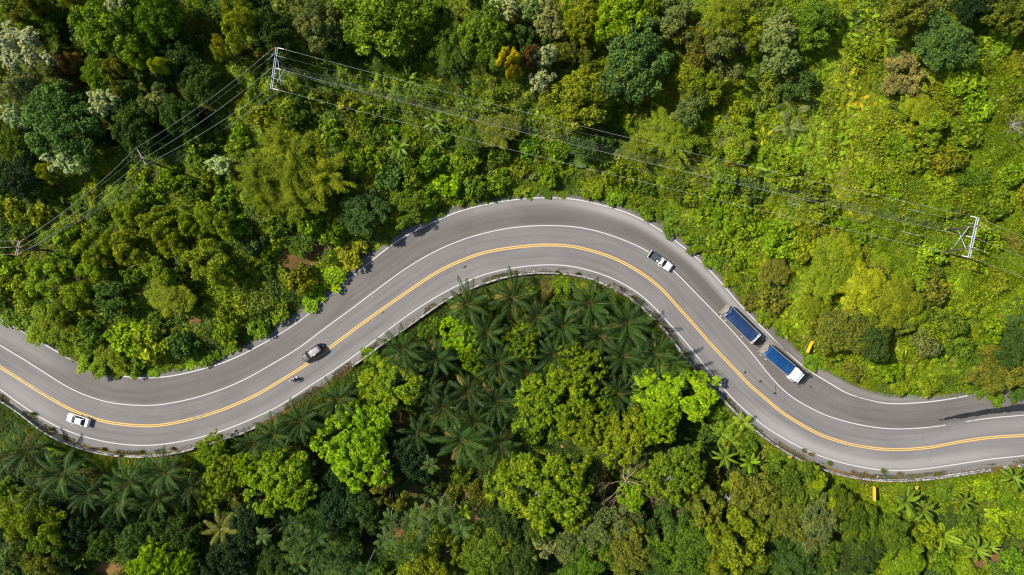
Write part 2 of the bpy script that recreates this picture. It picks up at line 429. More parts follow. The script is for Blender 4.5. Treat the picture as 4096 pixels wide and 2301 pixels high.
# ------------------------------------------------------------------ painted lines
def paint_mat(name, col, wear, under=(0.10, 0.098, 0.096)):
    m, nt, out = mat_new(name); p = princ(nt, out, 0.7, 0.3)
    uv = N(nt, 'ShaderNodeUVMap'); tc = N(nt, 'ShaderNodeTexCoord')
    mp = N(nt, 'ShaderNodeMapping'); setin(mp, 'Scale', (0.8, 6, 1)); nt.links.new(uv.outputs[0], mp.inputs[0])
    a = noise(nt, 1.0, 6, 0.7, mp.outputs[0]); b = noise(nt, 9.0, 3, 0.7, tc.outputs['Object'])
    at_ = N(nt, 'ShaderNodeAttribute'); at_.attribute_name = 'wear'
    ad = N(nt, 'ShaderNodeMath', operation='ADD'); nt.links.new(a.outputs[0], ad.inputs[0]); nt.links.new(at_.outputs['Fac'], ad.inputs[1])
    f = ramp(nt, [(wear, (0, 0, 0)), (wear + 0.16, (1, 1, 1))], ad.outputs[0])
    v = ramp(nt, [(0.3, tuple(q * .86 for q in col)), (0.7, col)], b.outputs[0])
    nt.links.new(mixrgb(nt, 'MIX', f.outputs[0], v.outputs[0], under), p.inputs['Base Color'])
    return m
M_WHITE = paint_mat('white_paint', (0.42, 0.41, 0.395), 0.60)
M_YELP = paint_mat('yellow_paint', (0.56, 0.345, 0.085), 0.62)

def stripe(name, off, width, mat, x0=-9e9, x1=9e9, z=0.006, wear=None, gaps=()):
    sel = [i for i in range(len(YEL)) if x0 <= SX[i] <= x1]
    V, Fc, U, Wr = [], [], [], []
    for i in sel:
        for sgn in (-.5, .5):
            q = at(i, off[i] + sgn * width); V.append((q[0], q[1], z)); U.append((RS[i], sgn * width))
            Wr.append(0.0 if wear is None else wear(SX[i]))
    for k in range(len(sel) - 1):
        if any(a < SX[sel[k]] < b for a, b in gaps): continue
        Fc.append((2 * k, 2 * k + 2, 2 * k + 3, 2 * k + 1))
    me = bpy.data.meshes.new(name); me.from_pydata(V, [], Fc); me.materials.append(mat)
    uvl = me.uv_layers.new(name='UVMap'); li = np.empty(len(me.loops), dtype=np.int32); me.loops.foreach_get('vertex_index', li)
    uvl.data.foreach_set('uv', np.array(U, dtype=np.float32)[li].ravel())
    t = me.attributes.new('wear', 'FLOAT', 'POINT'); t.data.foreach_set('value', np.array(Wr, dtype=np.float32))
    me.update(); return tag(link(name, me), kind='structure')

gauss = lambda x, c, w: math.exp(-((x - c) / w) ** 2)
stripe('edge_line', O_UP, 0.22, M_WHITE, wear=lambda x: .10 * gauss(x, 600, 260) + .13 * gauss(x, 1300, 160) + .16 * gauss(x, 3430, 120) + .25 * gauss(x, 2990, 50))
stripe('edge_line', O_LOW, 0.20, M_WHITE, wear=lambda x: .05 * gauss(x, 1500, 500))
stripe('lane_line', O_LANE, 0.185, M_WHITE, gaps=((3790, 3870),), wear=lambda x: .12 * gauss(x, 3760, 50) + .14 * gauss(x, 3900, 40))
stripe('centre_line', 0 * O_UP + 0.18, 0.20, M_YELP, wear=lambda x: .17 * gauss(x, 170, 120) + .14 * gauss(x, 800, 130) + .16 * gauss(x, 3440, 60) + .10 * gauss(x, 2800, 300))
stripe('centre_line', 0 * O_UP - 0.18, 0.20, M_YELP, wear=lambda x: .04 * gauss(x, 170, 90) + .12 * gauss(x, 780, 80) + .13 * gauss(x, 3470, 70))

# ------------------------------------------------------------------ tar repair, leaked oil
M_TAR = simple_mat('tar', (0.018, 0.019, 0.022), 0.9, 0.08, var=0.5, scale=1.2)
M_OIL = simple_mat('oil', (0.030, 0.029, 0.030), 0.6, 0.3, var=0.3, scale=3)
rnd = random.Random(4)
top = [(3752,1681),(3776,1675),(3785,1669),(3810,1665),(3845,1655),(3900,1647),(3950,1637),(4010,1630),(4040,1623),(4075,1618),(4200,1612)]
bot = [(3752,1682.5),(3776,1680),(3784,1682),(3815,1675),(3845,1676),(3875,1669),(3925,1663),(3965,1655),(4010,1651),(4060,1645),(4200,1637)]
def jag(P, amp):
    out = []
    for (a, b), (c, d) in zip(P[:-1], P[1:]):
        for k in range(8):
            t = k / 8; out.append((a + (c - a) * t, b + (d - b) * t + rnd.uniform(-amp, amp)))
    return out + [P[-1]]
T_, B_ = jag(top, 1.6), jag(bot, 1.8)
V = [(*ground_xy(*q), 0.004) for q in T_] + [(*ground_xy(*q), 0.004) for q in B_]
n = len(T_); Fc = [(i, i + n, i + n + 1, i + 1) for i in range(n - 1)]
me = bpy.data.meshes.new('road_patch'); me.from_pydata(V, [], Fc); me.materials.append(M_TAR); tag(link('road_patch', me), kind='structure')

def stain(px, py, a, b, ang=0.0, seed=0, z=0.0045):
    r = random.Random(seed + int(px)); V = []
    for k in range(22):
        t = 2 * PI * k / 22; q = 0.75 + 0.35 * r.random(); x, y = math.cos(t) * a * q, math.sin(t) * b * q
        X, Y = ground_xy(px + x * math.cos(ang) - y * math.sin(ang), py + x * math.sin(ang) + y * math.cos(ang)); V.append((X, Y, z))
    me = bpy.data.meshes.new('oil_stain'); me.from_pydata(V, [], [list(range(22))[::-1]]); me.materials.append(M_OIL)
    return tag(link('oil_stain', me), kind='structure')
for q in [(3100,1574,7,5,0),(3101,1555,1.2,18,0.05),(3243,1547,7,3,.6),(3241,1502,12,8,.7),(3236,1478,4,5,0),(3200,1546,4,2.5,0),(3246,1511,2,5,0),(3231,1504,2,8,.3),(2980,1490,7,5,-.6),(3042,1526,7,5,-.5),(2753,1122,3,3,0),(1532,1250,6,3,-.7),(1540,1173,4,2,0),(3140,1600,3,2,0),(760,1478,9,5,-.3),(3790,1718,3,2,0),(1655,1190,2.5,2,0),(1860,1068,8,5,-.5)]:
    stain(*q)
# ------------------------------------------------------------------ leaf materials
def leaf_mat(name, gloss=0.45, spec=0.25, trans=0.28, accent=(0.42, 0.36, 0.012), use_obj=True):
    m, nt, out = mat_new(name)
    p = N(nt, 'ShaderNodeBsdfPrincipled'); setin(p, 'Roughness', gloss); setin(p, 'Specular IOR Level', spec)
    t = N(nt, 'ShaderNodeBsdfTranslucent'); mx = N(nt, 'ShaderNodeMixShader'); setin(mx, 0, trans)
    ti = N(nt, 'ShaderNodeAttribute'); ti.attribute_name = 'tint'
    if use_obj:
        oi = N(nt, 'ShaderNodeObjectInfo')
        r = ramp(nt, [(0.0, (0.48, 0.58, 0.78)), (0.45, (0.92, 0.96, 1.0)), (0.75, (1.22, 1.16, 0.95)), (1.0, (1.75, 1.5, 1.0))], ti.outputs['Fac'])
        c = mixrgb(nt, 'MULTIPLY', 1.0, oi.outputs['Color'], r.outputs[0])
        ac = N(nt, 'ShaderNodeAttribute'); ac.attribute_name = 'accent'
        c = mixrgb(nt, 'MIX', ac.outputs['Fac'], c, accent)
    else:
        lc = N(nt, 'ShaderNodeAttribute'); lc.attribute_name = 'leafcol'; c = lc.outputs['Color']
    nt.links.new(c, p.inputs['Base Color'])
    tcx = mixrgb(nt, 'MULTIPLY', 1.0, c, (1.25, 1.2, 0.55)); nt.links.new(tcx, t.inputs['Color'])
    nt.links.new(p.outputs[0], mx.inputs[1]); nt.links.new(t.outputs[0], mx.inputs[2]); nt.links.new(mx.outputs[0], out.inputs[0])
    return m
M_LEAF = leaf_mat('leaf', 0.6, 0.12, 0.28, (0.33, 0.38, 0.008))
M_PALM = leaf_mat('palm_leaf', 0.5, 0.14, 0.15, accent=(0.24, 0.18, 0.045))
M_COVER = leaf_mat('undergrowth_leaf', 0.65, 0.1, 0.25, use_obj=False)
M_BARK = simple_mat('bark', (0.13, 0.10, 0.075), 0.9, 0.1, var=0.4, scale=2)
M_PALEBARK = simple_mat('pale_bark', (0.33, 0.30, 0.26), 0.85, 0.15, var=0.3, scale=3)
M_TWIG = simple_mat('twig', (0.20, 0.135, 0.08), 0.9, 0.1, var=0.3, scale=3)
M_FRONDBASE = simple_mat('palm_bark', (0.09, 0.065, 0.04), 0.95, 0.1, var=0.5, scale=2)

def sph(rng, n, zmin=-0.3):
    d = rng.normal(size=(int(n * 2.2) + 20, 3)); d = unit(d); d = d[d[:, 2] > zmin]
    return d[:n]

def outline(rng, th, amp=0.16):
    a = rng.uniform(0, 2 * PI, 4)
    return 1 + amp * (0.6 * np.sin(2 * th + a[0]) + 0.5 * np.sin(3 * th + a[1]) + 0.5 * np.sin(5 * th + a[2]) + 0.3 * np.sin(8 * th + a[3]))

def puffs_dome(rng, n, R, Hc, pr, inner=0.25, amp=0.16, zlow=-0.25):
    k = np.arange(n) + 0.5; ph = k * 2.399963 + rng.uniform(0, .5, n)
    u = zlow + (1 - zlow) * (1 - k / n)                      # height on the ellipsoid
    rr = np.sqrt(np.clip(1 - u * u, 0, 1)) * outline(rng, ph, amp)
    q = np.where(rng.rand(n) < inner, rng.uniform(.45, .8, n), rng.uniform(.86, 1.02, n))
    c = np.c_[np.cos(ph) * rr * R * q, np.sin(ph) * rr * R * q, u * Hc * q * rng.uniform(.8, 1.12, n)]
    return c + rng.normal(size=(n, 3)) * pr * .25, pr * rng.uniform(.65, 1.35, n)

def leaves_on_puffs(rng, C, Rp, n, L, Wd, flat=1.0, zmin=-0.35, rand_n=0.6, upb=0.35, droop=0.25, shell=(.55, 1.05)):
    pr = Rp ** 2; w = rng.choice(len(C), n, p=pr / pr.sum())
    d = sph(rng, n, zmin); n = len(d); w = w[:n]
    dd = d * np.array([1, 1, flat])
    pos = C[w] + dd * (Rp[w] * rng.uniform(shell[0], shell[1], n))[:, None]
    nr = unit(d * .7 + np.array([0, 0, upb]) + rng.normal(size=(n, 3)) * rand_n)
    ax = np.cross(nr, rng.normal(size=(n, 3))); ax = unit(ax) + np.array([0, 0, -droop])
    s = rng.uniform(.5, 1.5, n)
    V = leaf_quads(pos, ax, nr, L * s, Wd * s)
    pt = rng.normal(0, .13, len(C))[w]
    tint = np.clip(.48 + pt + rng.normal(0, .23, n), 0, 1)
    return V, tint, w

def limb_mesh(name, rng, h, C, Rp, r0, mat, nl=9, lean=(0, 0)):
    mb = MB(); top = np.array([lean[0], lean[1], h])
    z = np.linspace(-0.6, 1, 7)
    mb.tube([(lean[0] * max(t, 0) + .12 * math.sin(t * 5), lean[1] * max(t, 0) + .12 * math.cos(t * 4), h * t) for t in z], [r0 * (1.25 - .65 * t) for t in np.linspace(0, 1, 7)], 8)
    for i in rng.choice(len(C), min(nl, len(C)), replace=False):
        e = np.array(C[i]); s = top * rng.uniform(.72, .97); mid = (s + e) / 2 + np.array([0, 0, -.08 * np.linalg.norm(e - s)]) + rng.normal(size=3) * .15
        mb.tube([s, mid, e], [r0 * .42, r0 * .26, r0 * .08], 5)
    o = mb.build(name, mat); me = o.data; bpy.data.objects.remove(o); return me

PROTO = {}
def add_proto(kind, crown, trunk): PROTO.setdefault(kind, []).append((crown, trunk))

def build_protos():
    for v in range(4):       # rounded dense broadleaf crowns
        rng = np.random.RandomState(100 + v)
        C, Rp = puffs_dome(rng, 150, 5.2, 2.9, 0.85, inner=.32, amp=.26)
        V, t, w = leaves_on_puffs(rng, C, Rp, 15000, .42, .22, rand_n=.8)
        V[:, 2] += 6.6; C = C + np.array([0, 0, 6.6])
        add_proto('dome', poly_mesh('crown', V, 4, M_LEAF, {'tint': t, 'accent': np.zeros(len(t))}), limb_mesh('trunk', rng, 5.8, C, Rp, .26, M_BARK))
    for v in range(4):       # open crowns of light leaves with yellow shoots
        rng = np.random.RandomState(200 + v)
        C, Rp = puffs_dome(rng, 330, 5.4, 3.0, 0.46, inner=.35, amp=.24, zlow=-.1)
        keep = vnoise(C[:, 0], C[:, 1], 1.5, 31 + v) > .24; C, Rp = C[keep], Rp[keep]
        V, t, w = leaves_on_puffs(rng, C, Rp, 17500, .38, .18, rand_n=.85, flat=.75)
        acc = np.zeros(len(t)); tips = rng.rand(len(C)) < .16
        hi = (V[2::4, 2] - C[w][:, 2]) > .22 * Rp[w]
        acc[tips[w] & hi & (rng.rand(len(t)) < .45)] = .9
        V[:, 2] += 7.2; C = C + np.array([0, 0, 7.2])
        add_proto('loose', poly_mesh('crown', V, 4, M_LEAF, {'tint': t, 'accent': acc}), limb_mesh('trunk', rng, 6.2, C, Rp, .2, M_PALEBARK, 16))
    for v in range(3):       # irregular, broken crowns
        rng = np.random.RandomState(300 + v)
        C, Rp = puffs_dome(rng, 85, 5.0, 3.4, 1.0, inner=.45, amp=.36, zlow=-.3)
        keep = vnoise(C[:, 0], C[:, 1], 2.4, 41 + v) > .3; C, Rp = C[keep], Rp[keep]
        V, t, w = leaves_on_puffs(rng, C, Rp, 8200, .50, .24, rand_n=.9)
        V[:, 2] += 6.4; C = C + np.array([0, 0, 6.4])
        add_proto('rough', poly_mesh('crown', V, 4, M_LEAF, {'tint': t, 'accent': np.zeros(len(t))}), limb_mesh('trunk', rng, 5.6, C, Rp, .22, M_BARK, 20))
    for v in range(3):       # flat sprays of fine leaflets
        rng = np.random.RandomState(400 + v)
        C, Rp = puffs_dome(rng, 120, 5.3, 2.2, 1.0, inner=.3, amp=.26, zlow=0.0)
        V, t, w = leaves_on_puffs(rng, C, Rp, 12500, .52, .14, flat=.28, rand_n=.35, upb=1.1, zmin=-.9)
        V[:, 2] += 7.2; C = C + np.array([0, 0, 7.2])
        add_proto('feathery', poly_mesh('crown', V, 4, M_LEAF, {'tint': t, 'accent': np.zeros(len(t))}), limb_mesh('trunk', rng, 6.4, C, Rp, .22, M_BARK, 16))
    for v in range(3):       # big round pale leaves
        rng = np.random.RandomState(500 + v)
        C, Rp = puffs_dome(rng, 46, 4.9, 2.6, 1.0, inner=.3, amp=.34, zlow=-.1)
        n = 1500; wq = rng.choice(len(C), n); d = sph(rng, n, -.1)
        pos = C[wq] + d * (Rp[wq] * rng.uniform(.7, 1.1, n))[:, None]; pos[:, 2] += 6.6
        nr = unit(d * .5 + np.array([0, 0, 1.0]) + rng.normal(size=(n, 3)) * .25)
        a = unit(np.cross(nr, rng.normal(size=(n, 3)))); b = np.cross(nr, a); rl = rng.uniform(.2, .37, n)[:, None]
        V = np.empty((n, 7, 3))
        for k in range(7):
            th = 2 * PI * k / 7; V[:, k] = pos + (a * math.cos(th) + b * math.sin(th)) * rl + nr * (.05 if k % 2 else -.03)
        t = np.clip(.5 + rng.normal(0, .15, n) + rng.normal(0, .1, len(C))[wq], 0, 1)
        C2 = C + np.array([0, 0, 6.6])
        add_proto('bigleaf', poly_mesh('crown', V.reshape(-1, 3), 7, M_LEAF, {'tint': t, 'accent': np.zeros(n)}), limb_mesh('trunk', rng, 6.0, C2, Rp, .2, M_PALEBARK, 18))
    for v in range(3):       # bamboo: arching plumes of narrow hanging leaves
        rng = np.random.RandomState(600 + v)
        V, T = [], []; mb = MB()
        for k in range(95):
            az = rng.uniform(0, 2 * PI); reach = 5.6 * math.sqrt(rng.uniform(.02, 1.05)); top = rng.uniform(7.2, 9.8) - .25 * reach
            x0, y0 = rng.normal(0, .7, 2); s = np.linspace(0, 1, 12)
            px = x0 + math.cos(az) * reach * s ** 1.7; py = y0 + math.sin(az) * reach * s ** 1.7
            pz = top * (1 - (1 - s) ** 1.8) - 1.9 * np.clip(s - .72, 0, 1) * (.4 + reach / 4)
            mb.tube(np.c_[px, py, pz][::2], [.05, .045, .04, .03, .02, .012], 4)
            nl = 190; q = rng.uniform(.42, 1.0, nl)
            c = np.c_[np.interp(q, s, px), np.interp(q, s, py), np.interp(q, s, pz)] + rng.normal(size=(nl, 3)) * np.array([.30, .30, .22])
            dirv = np.c_[np.full(nl, math.cos(az)), np.full(nl, math.sin(az)), np.full(nl, -.35)] + rng.normal(size=(nl, 3)) * .55
            nr = np.c_[rng.normal(0, .45, nl), rng.normal(0, .45, nl), np.ones(nl)]
            V.append(leaf_quads(c, dirv, nr, rng.uniform(.35, .7, nl), rng.uniform(.07, .12, nl))); T.append(np.clip(.5 + rng.normal(0, .14) + rng.normal(0, .14, nl), 0, 1))
        V = np.vstack(V); T = np.concatenate(T); o = mb.build('culm', M_TWIG); tr = o.data; bpy.data.objects.remove(o)
        add_proto('bamboo', poly_mesh('crown', V, 4, M_LEAF, {'tint': T, 'accent': np.zeros(len(T))}), tr)
    # shrubs, drawn at a radius of 2 m
    for v in range(4):
        rng = np.random.RandomState(700 + v)
        C, Rp = puffs_dome(rng, 26, 1.6, 1.1, .52, inner=.4, amp=.3, zlow=-.2)
        V, t, w = leaves_on_puffs(rng, C, Rp, 1350, .42, .21, rand_n=.85); V[:, 2] += 1.0
        add_proto('shrub', poly_mesh('shrub', V, 4, M_LEAF, {'tint': t, 'accent': np.zeros(len(t))}), None)
    for v in range(3):
        rng = np.random.RandomState(730 + v)
        C, Rp = puffs_dome(rng, 30, 1.65, .9, .42, inner=.4, amp=.34, zlow=-.1)
        n = 1500; wq = rng.choice(len(C), n); d = sph(rng, n, -.2); pos = C[wq] + d * (Rp[wq] * rng.uniform(.3, 1.1, n))[:, None]; pos[:, 2] += .9
        rad = unit(pos * np.array([1, 1, 0]) + 1e-3); ax = rad + d * .9 + rng.normal(size=(n, 3)) * .5 + np.array([0, 0, -.15]); nr = np.array([0, 0, 1.]) + rng.normal(size=(n, 3)) * .4
        V = leaf_quads(pos, ax, nr, rng.uniform(.4, .8, n), rng.uniform(.12, .2, n)); t = np.clip(.5 + rng.normal(0, .2, n), 0, 1)
        add_proto('longleaf', poly_mesh('shrub', V, 4, M_LEAF, {'tint': t, 'accent': np.zeros(n)}), None)
    for v in range(3):
        rng = np.random.RandomState(760 + v)
        n = 105; r = 1.9 * np.sqrt(rng.rand(n)); th = rng.uniform(0, 2 * PI, n); r *= outline(rng, th, .3)
        pos = np.c_[r * np.cos(th), r * np.sin(th), .9 + .6 * rng.rand(n) - .12 * r ** 2 * .5]
        nr = unit(np.c_[rng.normal(0, .22, n), rng.normal(0, .22, n), np.ones(n)]); a = unit(np.cross(nr, rng.normal(size=(n, 3)))); b = np.cross(nr, a); rl = rng.uniform(.2, .42, n)[:, None]
        V = np.empty((n, 7, 3))
        for k in range(7):
            q = 2 * PI * k / 7; V[:, k] = pos + (a * math.cos(q) + b * math.sin(q)) * rl + nr * (.05 if k % 2 else -.03)
        add_proto('broadleaf', poly_mesh('shrub', V.reshape(-1, 3), 7, M_LEAF, {'tint': np.clip(.5 + rng.normal(0, .16, n), 0, 1), 'accent': np.zeros(n)}), None)

# ------------------------------------------------------------------ palms and other big-leaved plants
def frond(rng, az, e0, droop, L, nl, ll, lw, base, spread=0.45, twist=0.5, vee=0.35, start=.1):
    """rachis points and leaflet quads of one feather leaf"""
    s = np.linspace(0, 1, 13); ang = e0 - droop * s ** 1.35
    dx = np.cos(ang); dz = np.sin(ang)
    hx = np.r_[0, np.cumsum((dx[1:] + dx[:-1]) / 2)] * L / 12; hz = np.r_[0, np.cumsum((dz[1:] + dz[:-1]) / 2)] * L / 12
    P = np.c_[math.cos(az) * hx, math.sin(az) * hx, hz] + base
    t = np.repeat(np.linspace(start, .99, nl), 2); side = np.tile([1., -1.], nl)
    c = np.c_[np.interp(t, s, P[:, 0]), np.interp(t, s, P[:, 1]), np.interp(t, s, P[:, 2])]
    a = np.interp(t, s, ang); tg = np.c_[math.cos(az) * np.cos(a), math.sin(az) * np.cos(a), np.sin(a)]
    lat = np.c_[-math.sin(az) * side, math.cos(az) * side, np.zeros(2 * nl)]; upv = unit(np.cross(tg, lat) * side[:, None])
    prof = np.clip(np.sin(PI * (0.10 + .86 * t)) ** .6, .25, 1)
    n = 2 * nl
    d = lat * 1.0 + tg * (spread + .5 * t[:, None]) + upv * (vee + rng.normal(0, twist, n))[:, None] - np.array([0, 0, .35])
    d = unit(d); l = ll * prof * rng.uniform(.85, 1.12, n)
    V = leaf_quads(c + d * (l * .5)[:, None], d, upv + rng.normal(size=(n, 3)) * .25, l, lw * rng.uniform(.8, 1.2, n), .1)
    return P, V

def rachis_strip(P, w0, w1):
    """rachis as short flat quads, same k as the leaflets"""
    out = []; d = unit(np.diff(P, axis=0)); side = unit(np.cross(d, np.tile([0., 0., 1.], (len(d), 1)) + 1e-3))
    for i in range(len(d)):
        a = w0 + (w1 - w0) * i / len(d); b = w0 + (w1 - w0) * (i + 1) / len(d); up = np.array([0, 0, .03])
        s2 = side[min(i + 1, len(d) - 1)]
        out.append([P[i] - side[i] * a + up, P[i + 1] - s2 * b + up, P[i + 1] + s2 * b + up, P[i] + side[i] * a + up])
    return np.array(out).reshape(-1, 3)

def palm_crown(name, rng, nf, L, nl, ll, lw, e_hi, e_lo, base_z, rw=.05, spear=True, accent_r=.35, **kw):
    V, T, A = [], [], []
    for i in range(nf):
        u = i / (nf - 1.0); az = i * 2.399963 + rng.uniform(-.2, .2)
        e0 = e_hi + (e_lo - e_hi) * u ** .85 + rng.normal(0, .07); dr = (.95 + .55 * u) * rng.uniform(.85, 1.2); Lf = L * (.72 + .35 * math.sin(PI * min(1, .25 + .7 * u))) * rng.uniform(.9, 1.08)
        P, Q = frond(rng, az, e0, dr, Lf, nl, ll, lw, np.array([math.cos(az) * .15, math.sin(az) * .15, base_z + .25 * (1 - u)]), **kw)
        k = len(Q) // 4; V.append(Q); tt = .46 + rng.normal(0, .10); T.append(np.clip(tt + rng.normal(0, .14, k), 0, 1)); A.append(np.zeros(k))
        if nf > 18 and u > .8 and rng.rand() < .35: A[-1] += .8; T[-1] *= .6
        R_ = rachis_strip(P, rw, rw * .3); k = len(R_) // 4; V.append(R_); T.append(np.full(k, .85)); A.append(np.full(k, accent_r))
    if spear:
        for i in range(3):
            az = rng.uniform(0, 6.28); P, Q = frond(rng, az, 1.2, .35, L * .45, 10, ll * .4, lw, np.array([0, 0, base_z + .3])); k = len(Q) // 4
            V.append(Q); T.append(np.full(k, .9)); A.append(np.full(k, .7))
    V = np.vstack(V); return poly_mesh(name, V, 4, M_PALM, {'tint': np.concatenate(T), 'accent': np.concatenate(A)})

def tube_mesh(name, pts, rad, sides, mat):
    mb = MB(); mb.tube(pts, rad, sides); o = mb.build(name, mat); me = o.data; bpy.data.objects.remove(o); return me

def build_palms():
    for v in range(4):        # oil palms: 6 m reach, short rough stem
        rng = np.random.RandomState(800 + v)
        cr = palm_crown('crown', rng, 22, 6.3, 50, .98, .10, 1.30, -.05, 5.6, rw=.06, twist=.16, vee=-.08)
        tr = tube_mesh('trunk', [(0, 0, -.6), (.05, 0, 1.5), (0, .04, 3.5), (0, 0, 5.9)], [.42, .36, .38, .46], 10, M_FRONDBASE)
        add_proto('oilpalm', cr, tr)
    for v in range(3):        # areca: slim grey stem, small shuttlecock crown
        rng = np.random.RandomState(830 + v)
        cr = palm_crown('crown', rng, 10, 2.35, 18, .72, .11, 1.15, .05, 11.0, rw=.02, spear=False, accent_r=.1, twist=.15, vee=.1, spread=.7)
        tr = tube_mesh('trunk', [(0, 0, -.6), (.08, 0, 3), (.02, .08, 7), (0, 0, 11.2)], [.11, .09, .085, .075], 8, M_PALEBARK)
        add_proto('areca', cr, tr)
    for v in range(2):        # coconut-like palm
        rng = np.random.RandomState(850 + v)
        cr = palm_crown('crown', rng, 14, 4.0, 40, .85, .075, 1.1, .0, 6.0, rw=.05, spear=False, twist=.12, vee=-.2)
        tr = tube_mesh('trunk', [(0, 0, -.6), (.1, 0, 2), (.05, .08, 4), (0, 0, 6.1)], [.2, .16, .14, .13], 8, M_PALEBARK)
        add_proto('coconut', cr, tr)
    for v in range(4):        # wild spiky palms low in the scrub
        rng = np.random.RandomState(870 + v)
        cr = palm_crown('crown', rng, 12, 2.5, 10, .85, .13, 1.0, .2, .9, rw=.05, spear=False, twist=.12, vee=.15, spread=1.5)
        tr = tube_mesh('trunk', [(0, 0, -.5), (0, 0, .4), (0, 0, 1.1)], [.12, .1, .08], 6, M_BARK)
        add_proto('wildpalm', cr, tr)
    for v in range(3):        # fern-like palms: broad flat feather leaves
        rng = np.random.RandomState(890 + v)
        cr = palm_crown('crown', rng, 9, 3.0, 22, .8, .15, 1.0, .15, 1.0, rw=.03, spear=False, twist=.1, vee=0.05, spread=.3)
        tr = tube_mesh('trunk', [(0, 0, -.5), (0, 0, .4), (0, 0, 1.2)], [.12, .1, .08], 6, M_BARK)
        add_proto('fernpalm', cr, tr)
    for v in range(4):        # banana: long paddle leaves folded along the midrib
        rng = np.random.RandomState(900 + v); V, T, A = [], [], []
        nb = 10
        for i in range(nb):
            az = i * 2.399963 + rng.uniform(-.25, .25); L = rng.uniform(2.2, 3.0); e0 = rng.uniform(.45, 1.0) if i > 1 else 1.3; dr = rng.uniform(.9, 1.6)
            s = np.linspace(0, 1, 9); ang = e0 - dr * s; hx = np.r_[0, np.cumsum(np.cos(ang)[:-1])] * L / 8; hz = np.r_[0, np.cumsum(np.sin(ang)[:-1])] * L / 8
            P = np.c_[math.cos(az) * hx, math.sin(az) * hx, hz + 2.4]; wd = .26 * np.clip(np.sin(PI * np.clip(s * .93 + .02, 0, 1)) ** .55, .06, 1) * rng.uniform(.85, 1.2)
            lat = np.array([-math.sin(az), math.cos(az), 0]); tt = np.clip(.5 + rng.normal(0, .14), 0.1, .95)
            for sd in (1, -1):
                e = P + lat * sd * wd[:, None] + np.array([0, 0, 1]) * (wd * rng.uniform(-.25, .3))[:, None]
                for j in range(1, 8):
                    V += [P[j], P[j + 1], e[j + 1], e[j]]; T.append(np.clip(tt + rng.normal(0, .05) + sd * .05, 0, 1)); A.append(0)
            R_ = rachis_strip(P, .045, .015); V += list(R_); T += [.95] * (len(R_) // 4); A += [.3] * (len(R_) // 4)
        cr = poly_mesh('crown', np.array(V), 4, M_PALM, {'tint': np.array(T), 'accent': np.array(A)})
        tr = tube_mesh('stem', [(0, 0, -.5), (0, 0, 1), (0, 0, 2.5)], [.16, .13, .09], 8, M_STEM)
        add_proto('banana', cr, tr)
M_STEM = simple_mat('green_stem', (0.10, 0.13, 0.04), 0.7, 0.2, var=.3)

def branch_mesh(name, seed, n0, L0, depth, mat, spread=.75, up=.35, r0=.12, z0=0.0):
    r = random.Random(seed); mb = MB()
    def grow(p, d, L, rad, k):
        pts = [p]; q = p
        for _ in range(3):
            d = (d + Vector((r.gauss(0, .14), r.gauss(0, .14), r.gauss(0, .10)))).normalized(); q = q + d * L / 3; pts.append(q)
        mb.tube(pts, [rad, rad * .85, rad * .7, rad * .5], 5)
        if k > 0:
            for i in range(r.choice((2, 3, 3))):
                nd = (d + Vector((r.gauss(0, spread), r.gauss(0, spread), r.gauss(.05, spread * .5)))).normalized()
                grow(pts[r.choice((1, 2, 3, 3))], nd, L * r.uniform(.6, .85), rad * .5, k - 1)
    for i in range(n0):
        a = 2 * PI * i / n0 + r.uniform(-.3, .3); grow(Vector((0, 0, z0)), Vector((math.cos(a), math.sin(a), up)).normalized(), L0 * r.uniform(.8, 1.1), r0, depth)
    o = mb.build(name, mat); me = o.data; bpy.data.objects.remove(o); return me

build_protos(); build_palms()
# ------------------------------------------------------------------ undergrowth: everything that is not a plant one could count
CB = {'bright': (.105,.182,.005), 'mid': (.056,.110,.006), 'dark': (.022,.050,.008), 'yellow': (.150,.190,.006), 'blue': (.040,.095,.022), 'olive': (.076,.100,.012), 'tan': (.19,.15,.055), 'lime': (.140,.235,.005)}
CB = {k: np.array(v) * np.array([1.66, 1.30, 1.5]) for k, v in CB.items()}
# patches of one kind of growth: photograph px, py, radius, colour, strength
PATCH = [(60,1150,80,'lime',.9),(1950,620,200,'olive',.4),(4000,650,220,'bright',.7),(3900,700,260,'bright',.6),(4040,1180,110,'lime',.8),(3640,1400,110,'lime',.8),(3600,1500,100,'bright',.7),(3880,1200,200,'bright',.6),(3230,1130,60,'lime',.7),(3200,1290,80,'lime',.6),(2960,940,120,'bright',.6),(2900,870,90,'lime',.5),(3350,860,150,'yellow',.35),(3560,900,150,'bright',.6),(3500,560,160,'yellow',.45),(3700,420,120,'yellow',.4),(3400,300,150,'olive',.4),(3330,380,130,'yellow',.3),(4050,2040,90,'lime',.7),(3520,1990,120,'bright',.8),(3750,1950,130,'bright',.7),(4040,1870,70,'bright',.7),(2910,1700,80,'bright',.5),(2150,1160,110,'olive',.6),(2200,1140,60,'tan',.3),(900,1230,110,'lime',.6),(980,1080,120,'bright',.55),(1350,1080,80,'bright',.5),(700,1400,160,'bright',.6),(1700,900,200,'bright',.5),(300,1740,90,'mid',.5),(420,1870,60,'mid',.5),(1950,2030,80,'olive',.5),(1780,1960,90,'tan',.25),(2300,640,200,'mid',.4),(1650,450,200,'mid',.5),(1300,480,150,'mid',.4),(2650,700,200,'bright',.4),(2750,820,120,'bright',.6),(3150,600,160,'bright',.5),(3800,1450,110,'mid',.5),(1150,560,120,'bright',.4),(880,700,150,'mid',.5),(700,800,150,'bright',.3),(3380,1500,100,'mid',.4),(3750,1600,90,'bright',.6),(1850,1290,60,'dark',.6)]

